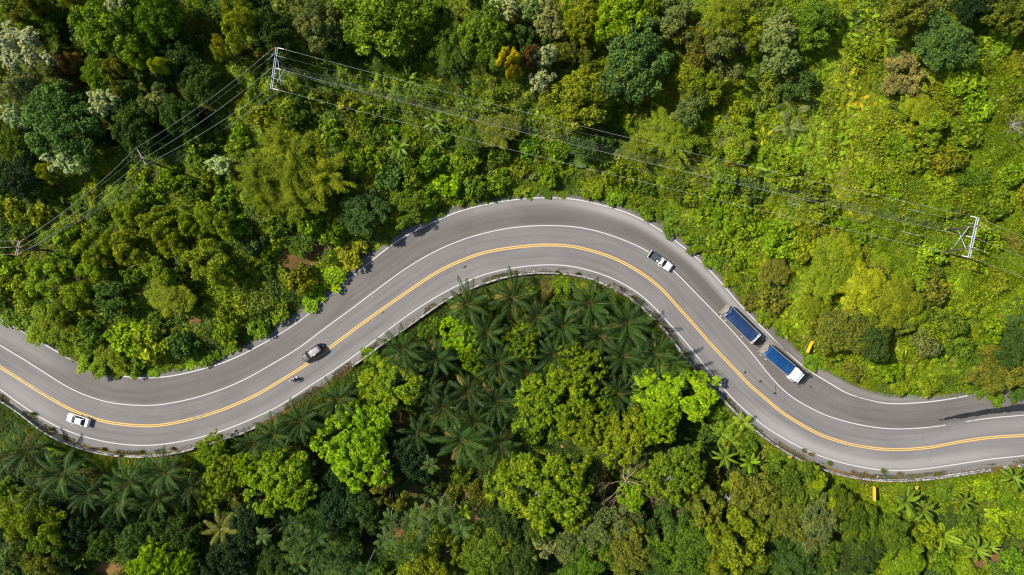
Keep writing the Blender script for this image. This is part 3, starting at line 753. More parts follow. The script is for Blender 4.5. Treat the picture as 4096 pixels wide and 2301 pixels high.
def zone(x, y):
    """how bright the growth is in this part of the hillside, 0..1"""
    sx = x / S + 2048; sy = 1150.5 - y / S
    hill = sstep(sx, 1900, 2900) * .42 + .44
    hill = hill + .18 * np.exp(-((sx - 1500) / 500) ** 2 - ((sy - 750) / 300) ** 2) + .12 * np.exp(-((sx - 500) / 500) ** 2 - ((sy - 1200) / 250) ** 2) - .16 * (1 - sstep(sx, 300, 1200)) * (1 - sstep(sy, 500, 900)) - .15 * np.exp(-((sx - 2600) / 260) ** 2 - ((sy - 480) / 200) ** 2)
    low = .02 + .52 * sstep(sx, 2700, 3300) + .22 * (1 - sstep(bil(G_DL, x, y), 1, 6))  # low start value puts the shade under the palms into the growth's colour
    return np.clip(np.where(bil(G_DL, x, y) > 0, low, hill), 0, 1)

def bumps(x, y):
    d = bil(G_DV, x, y); dl = bil(G_DL, x, y)
    near = sstep(d, 0.0, 5.0)
    b = 1.9 * vnoise(x, y, 4.2, 21) ** 1.6 + 1.0 * vnoise(x, y, 1.7, 22) + .55 * vnoise(x, y, .7, 23)
    sy = 1150.5 - y / S; sx = x / S + 2048
    amp = np.where(dl > 0, .42, 1.0) + 1.0 * (1 - sstep(sy, 350, 600)) * (1 - sstep(sx, 2500, 3000))
    return (.12 + near * b * amp + (1 - near) * .35 * sstep(d, 0, 1.5) * vnoise(x, y, 1.0, 24)) * (1 - bare(x, y))

def cover_colour(x, y, rng):
    n = len(x); z = zone(x, y)
    a = vnoise(x, y, 5.5, 51) * .55 + vnoise(x, y, 1.6, 52) * .45 + rng.normal(0, .11, n)
    q = np.clip((a - .5) * 1.7 + z, 0, 1)[:, None]
    c = np.where(q < .5, CB['dark'] * (1 - q * 2) + CB['mid'] * q * 2, CB['mid'] * (2 - q * 2) + CB['bright'] * (q * 2 - 1))
    s = sstep(vnoise(x, y, 3.1, 53) + rng.normal(0, .08, n), .66, .86)[:, None]; c = c * (1 - .55 * s) + CB['blue'] * .55 * s
    s = sstep(vnoise(x, y, 2.3, 54) + rng.normal(0, .1, n), .70, .9)[:, None] * (z[:, None] * .8); c = c * (1 - s) + CB['yellow'] * s
    s = sstep(vnoise(x, y, 3.7, 55) + rng.normal(0, .08, n), .72, .92)[:, None] * .7; c = c * (1 - s) + CB['olive'] * s
    for px, py, r, k, st in PATCH:
        X, Y = ground_xy(px, py, 4 if py < 1400 else -2); dd = ((x - X) ** 2 + (y - Y) ** 2) / (r * S) ** 2
        m = np.exp(-dd * 1.2) * st * sstep(vnoise(x, y, 1.8, 56) + np.exp(-dd) * .4, .35, .7); c = c * (1 - m[:, None]) + CB[k] * m[:, None]
    dry = rng.rand(n) < .012; c[dry] = CB['tan'] * rng.uniform(.6, 1.2, (dry.sum(), 1))
    return c * np.exp(rng.normal(0, .32, n))[:, None]

def scatter(rng, n, test):
    xs, ys = [], []; got = 0
    while got < n:
        x = rng.uniform(-112, 112, n); y = rng.uniform(-65, 65, n); k = test(x, y, rng); xs.append(x[k]); ys.append(y[k]); got += k.sum()
    return np.concatenate(xs)[:n], np.concatenate(ys)[:n]

def build_undergrowth():
    rng = np.random.RandomState(1)
    ok = lambda x, y, r: (bil(G_DV, x, y) > 0.0) & (r.rand(len(x)) > bare(x, y) * 1.25)
    # dense lower layer
    X = np.arange(-114, 114.01, .5); Y = np.arange(-67, 67.01, .5); xx, yy = np.meshgrid(X, Y, indexing='ij')
    jx = xx + rng.uniform(-.18, .18, xx.shape); jy = yy + rng.uniform(-.18, .18, yy.shape)
    zz = bil(G_H, jx, jy) + bumps(jx, jy) * .82 - .12; P = np.stack([jx, jy, zz], -1)
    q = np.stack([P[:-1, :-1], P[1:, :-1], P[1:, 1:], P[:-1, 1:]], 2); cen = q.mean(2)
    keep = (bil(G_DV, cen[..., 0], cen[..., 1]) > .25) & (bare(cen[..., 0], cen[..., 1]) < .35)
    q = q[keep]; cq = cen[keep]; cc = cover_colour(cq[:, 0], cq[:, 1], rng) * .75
    # leaves
    n = 560000; x, y = scatter(rng, n, ok); d = bil(G_DV, x, y)
    e = .25; b0 = bumps(x, y); gxb = (bumps(x + e, y) - b0) / e; gyb = (bumps(x, y + e) - b0) / e
    sz = rng.uniform(.6, 1.3, n) * np.where(d < 1.2, .62, 1.0) * np.where(vnoise(x, y, 6, 61) > .55, 1.15, .85)
    z = bil(G_H, x, y) + b0 * rng.uniform(.72, 1.06, n) + rng.uniform(-.05, .12, n)
    nr = unit(np.c_[-gxb * .8, -gyb * .8, np.ones(n)] + rng.normal(size=(n, 3)) * .62); ax = unit(np.cross(nr, rng.normal(size=(n, 3)))) + np.array([0, 0, -.2])
    thin = vnoise(x, y, 4.4, 62) > .6
    V = leaf_quads(np.c_[x, y, z], ax, nr, np.where(thin, .55, .42) * sz, np.where(thin, .10, .21) * sz); cl = cover_colour(x, y, rng)
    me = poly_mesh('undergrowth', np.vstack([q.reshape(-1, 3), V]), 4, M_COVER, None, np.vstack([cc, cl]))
    return tag(link('undergrowth', me), 'thick green undergrowth of vines, ferns and weeds covering the slopes beside the road', None, None, 'stuff')
UNDER = build_undergrowth()

def blades(name, n, test, h, wd, cols, label, seed, dens_sd=.5, lean=.5):
    rng = np.random.RandomState(seed); x, y = scatter(rng, n, test)
    z = bil(G_H, x, y) + bumps(x, y) * .8; L = h * rng.uniform(.5, 1.3, n)
    an = 2 * PI * vnoise(x, y, 5, seed + 1) + rng.normal(0, .7, n); ax = unit(np.c_[np.cos(an) * lean, np.sin(an) * lean, np.full(n, .55)] + rng.normal(size=(n, 3)) * .25)
    nr = np.c_[rng.normal(0, .5, n), rng.normal(0, .5, n), np.ones(n)]
    V = leaf_quads(np.c_[x, y, z] + ax * (L * .4)[:, None], ax, nr, L, wd * rng.uniform(.7, 1.3, n), .05)
    w = np.clip(vnoise(x, y, 2.2, seed + 2) + rng.normal(0, .2, n), 0, 1)[:, None]
    c = (np.array(cols[0]) * (1 - w) + np.array(cols[1]) * w) * np.exp(rng.normal(0, .2, n))[:, None]
    return tag(link(name, poly_mesh(name, V, 4, M_COVER, None, c)), label, None, None, 'stuff')

def ell(px, py, a, b, z=0):
    X, Y = ground_xy(px, py, z); return lambda x, y: np.exp(-((x - X) / (a * S)) ** 2 - ((y - Y) / (b * S)) ** 2)
_g = [ell(3980, 680, 190, 260, 6), ell(3850, 1000, 240, 160, 5), ell(3600, 820, 160, 90, 5), ell(4040, 1000, 120, 200, 6), ell(3950, 330, 130, 160, 7)]
blades('tall_grass', 60000, lambda x, y, r: (bil(G_DV, x, y) > 2) & (r.rand(len(x)) < sum(g(x, y) for g in _g)), .95, .075, ((0.100, 0.165, 0.006), (0.165, 0.225, 0.008)), 'long bright green grass bending over on the slope around the power poles', 71, lean=.75)
# grassy strips along both edges of the road
blades('verge_grass', 42000, lambda x, y, r: (bil(G_DV, x, y) > -.10) & (bil(G_DV, x, y) < 2.6) & (r.rand(len(x)) < .35 + .65 * (vnoise(x, y, 6, 75) > .42)), .42, .06, ((0.080, 0.140, 0.006), (0.155, 0.205, 0.008)), 'short green grass fringe growing along both edges of the road', 73)
def strip_test(x, y, r):
    dl = bil(G_DL, x, y); return (dl > -1.15) & (dl < .15) & (r.rand(len(x)) < 1.0 * (vnoise(x, y, 2.6, 77) > .5) + .12)
blades('roadside_weeds', 14000, strip_test, .5, .07, ((0.07, 0.085, 0.014), (0.17, 0.125, 0.05)), 'dry weeds and creepers growing in the gutter against the concrete barrier', 76)
# ------------------------------------------------------------------ every plant one can tell apart (photograph px, py, radius px, colour, height m)
LC = {'dk': ((.030,.068,.009), 'dark green'), 'vdk': ((.015,.037,.009), 'blackish green'), 'bg': ((.042,.098,.016), 'bluish green'), 'mid': ((.058,.120,.007), 'mid green'),
      'gr': ((.070,.148,.006), 'fresh green'), 'li': ((.140,.255,.004), 'lime green'), 'yl': ((.165,.215,.006), 'yellow green'), 'ol': ((.080,.115,.010), 'olive'),
      'pa': ((.165,.220,.070), 'pale grey green'), 'ru': ((.115,.080,.018), 'russet'), 'gg': ((.078,.128,.026), 'grey green'), 'yo': ((.118,.165,.006), 'yellow olive'),
      'yy': ((.340,.320,.007), 'bright yellow'), 'br': ((.095,.178,.005), 'light green'), 'pk': ((.110,.122,.026), 'pinkish olive')}
PLANT = {   # kind: (object name, phrase, category, proto radius, crown centre height, full height)
 'dome': ('broadleaf_tree', 'round-crowned tree', 'tree', 6.0, 7.2, 10.), 'loose': ('open_crowned_tree', 'open-crowned tree', 'tree', 5.9, 7.8, 10.),
 'rough': ('ragged_tree', 'ragged-crowned tree', 'tree', 5.9, 7.0, 10.), 'feathery': ('feathery_tree', 'feathery-leaved tree', 'tree', 6.0, 7.8, 10.),
 'bigleaf': ('large_leaved_tree', 'big-leaved tree', 'tree', 5.7, 7.4, 10.), 'bamboo': ('bamboo_clump', 'arching bamboo clump', 'bamboo', 5.9, 7.2, 10.),
 'shrub': ('leafy_shrub', 'leafy shrub', 'shrub', 2.0, 1.2, 2.4), 'longleaf': ('tufted_shrub', 'tufted shrub', 'shrub', 2.0, 1.0, 2.2), 'broadleaf': ('round_leaved_creeper', 'patch of round-leaved creeper', 'creeper', 2.0, 1.1, 2.0),
 'oilpalm': ('oil_palm', 'oil palm', 'palm', 5.2, 7.0, 8.5), 'areca': ('areca_palm', 'areca palm', 'palm', 2.0, 11.3, 12.), 'coconut': ('coconut_palm', 'coconut palm', 'palm', 3.6, 7.0, 8.),
 'wildpalm': ('wild_palm', 'spiky wild palm', 'palm', 2.0, 1.8, 2.5), 'fernpalm': ('feather_palm', 'low feather palm', 'palm', 2.7, 2.2, 3.0), 'banana': ('banana_plant', 'banana plant', 'banana plant', 2.3, 2.9, 3.8)}
LIST = {
 'dome': [(175,85,85,'mid'),(238,490,158,'bg',12),(42,550,85,'mid'),(450,95,140,'gr',13),(610,60,110,'gr',12),(392,300,72,'gr'),(720,240,95,'dk'),(795,340,85,'dk'),(505,385,75,'dk'),(530,505,90,'dk',9),(705,455,75,'dk',8),(65,705,95,'vdk',8),
   (1278,95,105,'gg',12),(1530,70,170,'gr',14),(1427,122,62,'li',9),(1660,60,90,'mid',12),(1077,132,95,'dk',11),(1342,180,65,'dk',8),(1946,143,118,'gr',12),(2541,250,150,'bg',13),(2313,392,132,'yo',11),(2255,207,66,'ol'),(2480,48,125,'li',11),(2590,20,70,'br',9),
   (3242,90,105,'mid',8),(3777,170,118,'bg',7),(2340,590,62,'bg',6),(3400,1318,128,'ol',9),(3496,1360,82,'dk',8),(4015,1466,120,'ol',5),(4060,1385,80,'dk',5),(1448,846,95,'bg',8),(1623,825,80,'mid',6),
   (556,2143,92,'dk',9),(721,2160,90,'dk',9),(477,2064,70,'vdk',8),(419,2175,72,'dk',8),(927,2225,95,'vdk',9),(996,2090,80,'vdk',9),(106,2175,65,'dk',7),(1342,2011,110,'vdk',9),(1440,2000,90,'dk',9),(1374,2143,92,'dk',4),(1236,2064,82,'dk',4),(1368,2225,80,'dk',4),(1077,2245,75,'dk',4),(1617,1830,105,'vdk',8),(1200,2180,85,'dk',4),(860,2270,80,'vdk',8),(300,2120,75,'vdk',7),(240,2220,70,'dk',6),(1480,2080,60,'dk',4),
   (1951,2196,112,'mid',8),(2004,2090,85,'dk',7),(2387,2106,120,'gg',9),(2345,2239,112,'mid',9),(2498,2196,112,'ol',9),(2737,2196,122,'mid',9),(3178,1958,120,'mid',9),(3125,2070,112,'ol',9),(3257,2095,112,'gg',9),(3432,2106,102,'mid',7),(3178,2239,102,'dk',9),(3549,2143,92,'mid',6),(3602,2249,100,'br',6),(3443,2215,90,'dk',7),(2281,2170,85,'gg',8),(122,2070,120,'br',11),(180,2150,80,'mid',9),(4026,42,95,'ol',10),(3890,20,70,'vdk',9),(3360,2010,60,'mid',6),(2080,2240,90,'dk',8),(2160,2120,70,'dk',8)],
 'rough': [(2028,246,52,'yy',12.5),(2052,288,30,'yy',11),(120,30,65,'ol',10),(250,285,72,'ru',8),(90,345,72,'pa',10),(195,680,62,'yl',7),(480,300,72,'ol',9),(560,230,62,'br',10),(640,270,36,'yl',10),(300,15,62,'yo',11),(955,70,95,'yo',12),(895,195,52,'yl',8),(610,410,70,'gg',7),(2350,240,62,'ol'),(2122,228,46,'ru',11),(2090,160,62,'bg',8),(2737,90,112,'gg',9),(2770,178,102,'ol',8),(2896,222,92,'gg',9),(2980,175,56,'yo',7),(2790,323,92,'yo',8),(2780,425,82,'gg',7),(2944,562,90,'yo',5),
   (3602,70,85,'ol',8),(3602,297,95,'pk',6),(3680,25,52,'pk',8),(3194,334,82,'bg',6),(3697,477,90,'yo',5),(3512,1106,36,'ru',3.5),(3597,1292,52,'gg',4),(466,995,90,'yo',7),(371,990,82,'br',7),(684,984,58,'yo',6),(837,1042,92,'yo',7),(673,1064,82,'br',7),(392,1058,70,'br',6),(185,1095,92,'br',6),(297,1138,82,'br',6),(450,1191,72,'bg',6),(238,1228,72,'br',5),(159,1297,80,'br',5),(371,1440,82,'br',5),(450,1440,70,'br',4),(625,889,72,'yo',6),(848,868,80,'br',7),(726,900,62,'br',6),(509,873,62,'br',6),(254,1329,72,'yo',5),
   (1554,1947,88,'ol',9),(1660,2262,112,'yo',8),(1766,2228,82,'yo',8),(2816,2011,92,'ol',8),(2949,2143,132,'yo',10),(3028,1984,105,'ol',9),(2700,2064,90,'dk',7),(175,2270,82,'ol',8),(1880,2265,80,'mid',7),(3300,2230,70,'mid',7),(2560,2080,80,'dk',6),(2620,2240,80,'dk',7),(2870,2240,90,'yo',8),(3000,2240,90,'mid',8),(3270,1960,80,'br',6)],
 'loose': [(1840,1330,88,'li',9),(1885,1435,60,'br',8),(1560,1545,130,'br',11),(1421,1780,170,'li',12),(1114,1932,142,'br',11),(890,1905,95,'br',9),(843,1797,66,'br',8),(990,1860,60,'li',8),(2200,1605,150,'br',11),(2335,1690,112,'br',10),(2313,1470,105,'br',10),(2180,1958,185,'br',12),(2690,1580,160,'li',12),(2509,1746,125,'br',10),(2700,1894,128,'gr',10),(2090,1366,85,'gr',8),(610,2262,100,'li',10),(731,2262,66,'li',9),(2525,1990,58,'li',7),(2325,85,76,'yl',9),(2640,1690,90,'li',10),(2060,1890,80,'br',10),(2290,2040,90,'br',9),(2430,1600,60,'br',8)],
 'bigleaf': [(80,190,102,'pa',12),(408,410,58,'pa',9),(262,632,76,'pa',9),(480,8,72,'pa',12),(60,470,50,'pa',9),(2178,225,48,'pa',11),(2162,325,50,'pa',10),(2190,80,74,'gg',8),(2120,40,50,'gg',8),(3115,120,70,'gg',9),(3118,235,72,'gg',9),(620,420,50,'gg',6),(875,660,45,'pa',5),(2175,2178,60,'gg',8),(2010,15,66,'pa',9)],
 'bamboo': [(1030,700,95,'yo',9),(1150,630,115,'yo',10),(1285,695,108,'yl',9),(1190,790,105,'yo',9),(1060,800,70,'yo',8),(1110,560,70,'yo',8),(1787,150,112,'mid',9),(1800,260,80,'dk',7),(2684,545,120,'yo',7),(2560,600,70,'yo',6),(2885,58,105,'yo',9)],
 'feathery': [(3326,1080,112,'yo',6),(3443,1159,102,'yl',6),(3575,1217,105,'yo',6),(3670,413,76,'yl',5),(3257,1217,62,'yo',4),(3104,1085,58,'ol',4),(678,1186,84,'yo',6),(3380,1010,70,'yl',5),(3640,1270,60,'yo',4),(1990,520,80,'ol',5),(1880,560,60,'mid',5)],
 'oilpalm': [(1867,1223,98,'pd'),(2045,1195,105,'pd'),(2366,1217,108,'pd'),(2250,1300,92,'pd'),(2514,1286,108,'pd'),(2626,1424,96,'pd'),(2488,1430,92,'pd'),(2220,1410,88,'pv'),(2106,1505,92,'pv'),(1607,1390,92,'pd'),(1750,1440,88,'pv'),(1994,1465,92,'pv'),(1867,1560,88,'pv'),(1990,1610,92,'pv'),(1766,1640,90,'pv'),(2150,1270,80,'pd'),(1950,1350,84,'pd'),(2400,1345,84,'pd'),(2085,1612,80,'pv'),(2470,1580,90,'pv'),(2590,1560,80,'pv'),(1347,1592,92,'pd'),(1194,1695,96,'pd'),(1082,1740,86,'pd'),(1851,1767,112,'pd',9.5),(1994,1775,92,'pd'),(1660,1740,80,'pv'),(95,1810,92,'pd'),(238,1905,104,'pd'),(514,1926,92,'pd'),(652,1895,98,'pd'),(620,2000,84,'pd'),(468,2005,84,'pd'),(345,1975,80,'pv'),(140,1975,78,'pv'),(5,1850,84,'pd'),(1007,1770,70,'pd'),(1640,1450,70,'pv'),(1720,1560,70,'pv'),(2700,1450,64,'pd'),(1900,1690,80,'pv'),(760,1960,70,'pv')],
 'coconut': [(880,2122,72,'ol',7),(2620,2190,60,'mid',7)],
 'areca': [(1056,2160,40,'dk'),(1130,2106,40,'pd'),(1151,2160,44,'dk'),(1151,2205,40,'pd'),(1241,2185,46,'pd'),(1162,2245,44,'dk'),(1517,2092,46,'dk'),(1610,2096,44,'dk'),(1676,2048,44,'dk'),(1750,2035,54,'dk'),(1798,2066,42,'pd'),(1676,2138,40,'pd'),(1633,2172,42,'pd'),(1541,2182,48,'dk'),(1690,2108,36,'pd'),(1803,2155,50,'dk'),(1570,2246,46,'pd'),(1474,2214,36,'pd'),(1448,2280,46,'pd'),(1724,1880,42,'dk',8),(1340,2290,40,'pd'),(1230,2290,36,'pd')],
 'banana': [(1596,588,58,'mid'),(1740,487,50,'mid'),(1633,313,52,'mid'),(1856,318,46,'bg'),(1533,344,36,'mid'),(1580,381,36,'mid'),(2015,365,44,'mid'),(1750,572,36,'mid'),(3628,2006,70,'mid'),(3697,2043,60,'mid'),(3856,2006,52,'mid'),(4058,1910,60,'mid'),(3909,2202,60,'gr'),(2901,1831,62,'gr'),(3002,1852,56,'gr'),(3300,2262,50,'mid'),(1230,1900,46,'dk'),(280,2150,50,'bg'),(330,2240,46,'mid'),(2415,640,36,'gr'),(3607,889,34,'gr'),(3000,2120,40,'mid'),(3960,2190,40,'gr')],
 'wildpalm': [(3369,58,40,'br'),(3385,127,40,'li'),(3480,74,36,'li'),(3541,159,44,'br'),(3411,100,36,'mid'),(3302,215,30,'li'),(3292,275,34,'gr'),(3358,270,34,'br'),(3390,312,38,'yy'),(3374,371,38,'li'),(3438,397,36,'yy'),(3390,418,40,'yl'),(3438,440,36,'li'),(3305,345,30,'br'),(3112,440,32,'yl'),(3302,477,36,'yo'),(3390,477,36,'br'),(3416,509,36,'yl'),(3464,514,36,'gr'),(3385,520,32,'li'),(3544,519,34,'br'),(3268,577,40,'gr'),(3316,540,34,'br'),(3183,588,34,'li'),(3353,577,38,'li'),(3220,641,38,'gr'),(3416,620,40,'yl'),(3342,631,36,'li'),(3310,673,38,'br'),(3480,657,36,'yl'),(3549,365,34,'mid'),(3007,408,34,'li'),(2991,302,34,'gr'),(2832,662,36,'br'),(3055,546,32,'yy'),(3028,665,34,'li'),(2414,630,34,'gr'),(2460,650,28,'yl'),(2160,450,34,'gr'),(1090,400,34,'li'),(1190,190,26,'br'),(2930,1760,40,'br'),(2880,1740,36,'br'),(3060,690,30,'li')],
 'fernpalm': [(3157,413,52,'dk'),(3190,445,56,'gg'),(3165,500,60,'gg'),(3787,2150,62,'br'),(3880,2170,50,'gr'),(2900,1735,48,'gr'),(2980,1690,40,'br'),(3820,1150,34,'li'),(1860,2050,30,'li'),(3990,2060,40,'li'),(2140,420,44,'dk'),(4085,560,44,'gr'),(3400,640,30,'br'),(720,2240,40,'mid')],
 'broadleaf': [(3533,419,38,'gg'),(4000,578,48,'gg'),(4063,1244,58,'bg'),(3740,931,34,'br'),(3178,815,36,'gg'),(3644,1032,34,'br'),(1640,430,42,'gg'),(1620,470,36,'gg'),(2276,510,42,'gg'),(2600,660,36,'gg'),(2470,615,32,'gg'),(2820,715,32,'gg'),(2330,640,36,'bg'),(3262,1395,20,'gg'),(2700,850,40,'mid'),(3700,720,34,'br'),(2120,690,30,'gg')],
 'shrub': [(3247,1440,46,'gr',2.2),(344,1207,60,'yo'),(530,1095,60,'mid'),(503,1345,84,'li'),(593,1376,80,'yl'),(731,1376,66,'bg'),(530,1432,70,'gr'),(64,1270,56,'gr',3),(366,1318,62,'mid'),(1395,985,80,'yl'),(1204,1111,62,'yo'),(1320,1100,70,'li'),(1250,1180,60,'li'),(1030,1290,60,'gr'),(1110,1230,56,'br'),(900,1330,60,'br'),(820,1420,50,'gr'),(1700,790,60,'gr'),(1790,740,60,'li'),(1900,740,60,'mid'),(2000,720,56,'gr'),(2470,780,50,'gr'),(2600,830,56,'gr'),(2700,900,56,'mid'),(2790,960,56,'gr'),(2860,1040,46,'gr'),(2930,1110,44,'br'),(3000,1200,40,'ol'),(3060,1270,36,'br'),(3105,950,90,'br'),(3200,990,70,'yl'),(2980,880,70,'br'),(3480,720,70,'br'),(3900,420,80,'br'),(3780,640,70,'yo'),(3860,540,80,'br'),(4040,380,60,'ol'),(3990,160,80,'br'),(3850,320,90,'br'),(3720,560,60,'br'),(3990,820,70,'gr'),(3150,700,70,'br'),(3250,760,60,'br'),(3020,760,70,'mid'),(2900,720,60,'br'),(2480,700,60,'br'),(2590,740,50,'mid'),(2230,600,60,'br'),(2120,590,60,'gr'),(2000,610,60,'mid'),(1850,650,70,'br'),(1720,650,60,'gr'),(1560,700,70,'bg'),(1480,640,60,'br'),(1400,600,50,'br'),(1330,540,56,'gr'),(1480,460,60,'br'),(1390,420,50,'yl'),(1280,400,56,'gr'),(1500,540,50,'mid'),(1180,470,60,'mid'),(1050,470,60,'br'),(960,560,60,'br'),(900,800,60,'gr'),(950,900,60,'br'),(1000,970,60,'bg'),(780,780,60,'mid'),(680,720,60,'br'),(600,780,60,'gr'),(560,700,50,'br'),(1120,890,64,'mid'),(1230,890,60,'gr'),(1330,930,60,'br'),(3700,1380,60,'gg'),(3800,1300,60,'mid'),(3960,1330,60,'br'),(3870,1450,60,'mid'),(3560,1480,50,'br'),(3420,1480,50,'ol'),(3330,1410,46,'yl'),(3900,1540,50,'gr',2),(3985,1590,40,'gr',2.5),(4070,1565,50,'dk',3),(1940,2010,46,'ol'),(1900,1960,44,'ol'),(3700,2140,60,'br'),(3860,2090,56,'mid'),(3940,1960,60,'br'),(3980,2120,60,'br'),(3760,2240,60,'gr'),(4050,2240,60,'gr'),(3480,2060,50,'gr'),(3100,1870,60,'gr'),(2990,1790,44,'gr'),(2860,1650,40,'gr'),(2830,1900,60,'ol'),(2760,1980,50,'gg'),(2546,2149,20,'yy',2.0),(770,2050,60,'dk'),(840,2010,50,'br'),(560,2070,40,'gr'),(60,2230,60,'dk'),(2240,1130,46,'br',1.6),(2350,1150,44,'yo',1.4),(2120,1150,40,'yo',1.4),(1480,1420,40,'gr',1.5),(215,1790,44,'gr',1.0),(340,1850,44,'gr',1.0),(470,1870,40,'mid',1.2)],
}
LC = {k: (tuple(np.array(v[0]) * np.array([1.72 if k in ('mid', 'gr', 'br', 'dk', 'bg', 'gg', 'ol') else 1.5, 1.30, 1.5])), v[1]) for k, v in LC.items()}
LC['pd'] = ((.024, .058, .008), 'deep green'); LC['pv'] = ((.016, .042, .007), 'blackish green')
for k in ('dk', 'vdk'): LC[k] = (tuple(np.array(LC[k][0]) * 1.12), LC[k][1])
PL = []            # placed plants, for the labels
rs = np.random.RandomState(7)
def copy_plant(kind, px, py, r, ck, h=None, name=None, group=None):
    nm, phrase, cat, R0, hc, H0 = PLANT[kind]
    x0, y0 = ground_xy(px, py); dl = float(bil(G_DL, x0, y0))
    if h is None:
        rm = r * S
        if R0 > 4 and kind != 'oilpalm': h = min(11, max(4, .85 * rm + 3.2))
        elif kind == 'oilpalm': h = rs.uniform(7.2, 9.6)
        elif kind == 'areca': h = rs.uniform(9, 12.5)
        elif kind in ('shrub', 'longleaf', 'broadleaf'): h = H0 * min(1.5, max(.55, rm / 2.0)) * rs.uniform(.85, 1.15)
        else: h = H0 * rm / R0
    if kind in ('dome', 'rough', 'loose', 'bamboo') and h < 5.2: h = 5.2 if r > 60 else h
    dv0 = max(0., float(bil(G_DV, x0, y0)))
    if dl > 0 and cat == 'tree': h = min(h, 4.2 + .5 * dv0)
    if dl < 0: h = min(h, 1.5 + .55 * dv0)
    if kind == 'dome' and h > 8: h *= .9
    if R0 < 3 and cat in ('shrub', 'creeper') and float(bil(G_DV, x0, y0)) < r * S * 1.3: h *= .62
    sz = h / H0; x, y, zg = place_on_ground(px, py, hc * sz); sr = r * S * (1 - (zg + hc * sz) / CAM_H) / R0 * {'areca': .82, 'oilpalm': .93, 'banana': .84}.get(kind, 1)
    pr = PROTO[kind]; crown, trunk = pr[rs.randint(len(pr))]
    col = np.array(LC[ck][0]) * np.exp(rs.normal(0, .09)) * np.exp(rs.normal(0, .05, 3))
    rz = rs.uniform(0, 2 * PI); e = rs.uniform(.92, 1.08)
    if trunk is None:
        o = link(name or nm, crown, None, (x, y, zg - .05)); o.rotation_euler = (0, 0, rz); o.scale = (sr * e, sr / e, sz); o.color = (*col, 1); root = o
    else:
        root = empty(name or nm, (x, y, zg), rz, (sr * e, sr / e, sz))
        if kind == 'areca':
            a = rs.uniform(.05, .12); root.rotation_euler = Euler((a * .8, -a, rz)); root.location = (x + math.sin(a) * h * .95, y + math.sin(a * .8) * h * .95, zg)
            root.location.z = tz(root.location.x, root.location.y)
        if kind == 'oilpalm': root.rotation_euler = Euler((rs.uniform(-.07, .07), rs.uniform(-.07, .07), rz))
        t = link(trunk.name.split('.')[0], trunk, root); c = link('crown', crown, root); c.color = (*col, 1)
    root['category'] = cat
    root['group'] = group or {'tree': 'trees on the forested slopes', 'bamboo': 'bamboo clumps on the hillside', 'shrub': 'shrubs in the undergrowth', 'creeper': 'creeper patches on the slope', 'palm': {'oilpalm': 'oil palms in the plantation below the road', 'areca': 'areca palms in the lower clearing', 'wildpalm': 'wild palms in the hillside scrub'}.get(kind, 'scattered palms'), 'banana plant': 'banana plants among the undergrowth'}[cat]
    PL.append(dict(o=root, k=(LC[ck][1], phrase), p=(px, py), r=r))
    return root
for kind, L in LIST.items():
    for q in L: copy_plant(kind, *q)

# smaller shrubs filling the slopes between them
taken = [(p['p'][0], p['p'][1], p['r']) for p in PL]
TK = list(taken) + [(3240, 1388, 60), (3497, 1975, 60)]
def free(px, py, r, q=.72):
    A = np.array(TK); d = np.hypot(A[:, 0] - px, A[:, 1] - py); return bool(np.all(d > q * A[:, 2] + r * .62))
def infill(n, box, kinds, cols, rr):
    got = tries = 0
    while got < n and tries < n * 40:
        tries += 1; px = rs.uniform(box[0], box[2]); py = rs.uniform(box[1], box[3]); r = rs.uniform(*rr); x, y = ground_xy(px, py)
        if float(bil(G_DV, x, y)) < r * S * .8 + .3 or not free(px, py, r): continue
        if float(bare(np.array([x]), np.array([y]))[0]) > .25: continue
        copy_plant(kinds[rs.randint(len(kinds))], px, py, r, cols[rs.randint(len(cols))]); TK.append((px, py, r)); got += 1
infill(34, (-20, 560, 1000, 1480), ['shrub', 'shrub', 'longleaf'], ['mid', 'br', 'br', 'gr', 'yo', 'yo'], (34, 62))
infill(40, (950, 330, 1900, 1120), ['shrub', 'longleaf', 'shrub'], ['mid', 'br', 'gr', 'br', 'yo'], (32, 60))
infill(40, (1850, 430, 3000, 1150), ['shrub', 'longleaf', 'shrub'], ['mid', 'br', 'br', 'yo', 'yo'], (32, 60))
infill(70, (2950, -20, 4120, 1560), ['shrub', 'longleaf', 'longleaf', 'shrub'], ['br', 'br', 'mid', 'yo', 'yo', 'br', 'ol'], (34, 66))
infill(26, (2800, 1700, 4120, 2320), ['shrub', 'longleaf'], ['mid', 'br', 'gr', 'dk'], (34, 60))
infill(14, (120, 660, 640, 1000), ['shrub', 'longleaf', 'shrub'], ['br', 'mid', 'yo', 'mid'], (44, 74))
infill(16, (1600, 1200, 2700, 1750), ['shrub'], ['gr', 'mid', 'gr'], (30, 48))
infill(16, (-20, -20, 1200, 560), ['shrub'], ['dk', 'mid', 'vdk', 'ol'], (36, 60))
infill(18, (-20, 1900, 2700, 2320), ['shrub'], ['dk', 'vdk', 'mid', 'ol'], (34, 56))
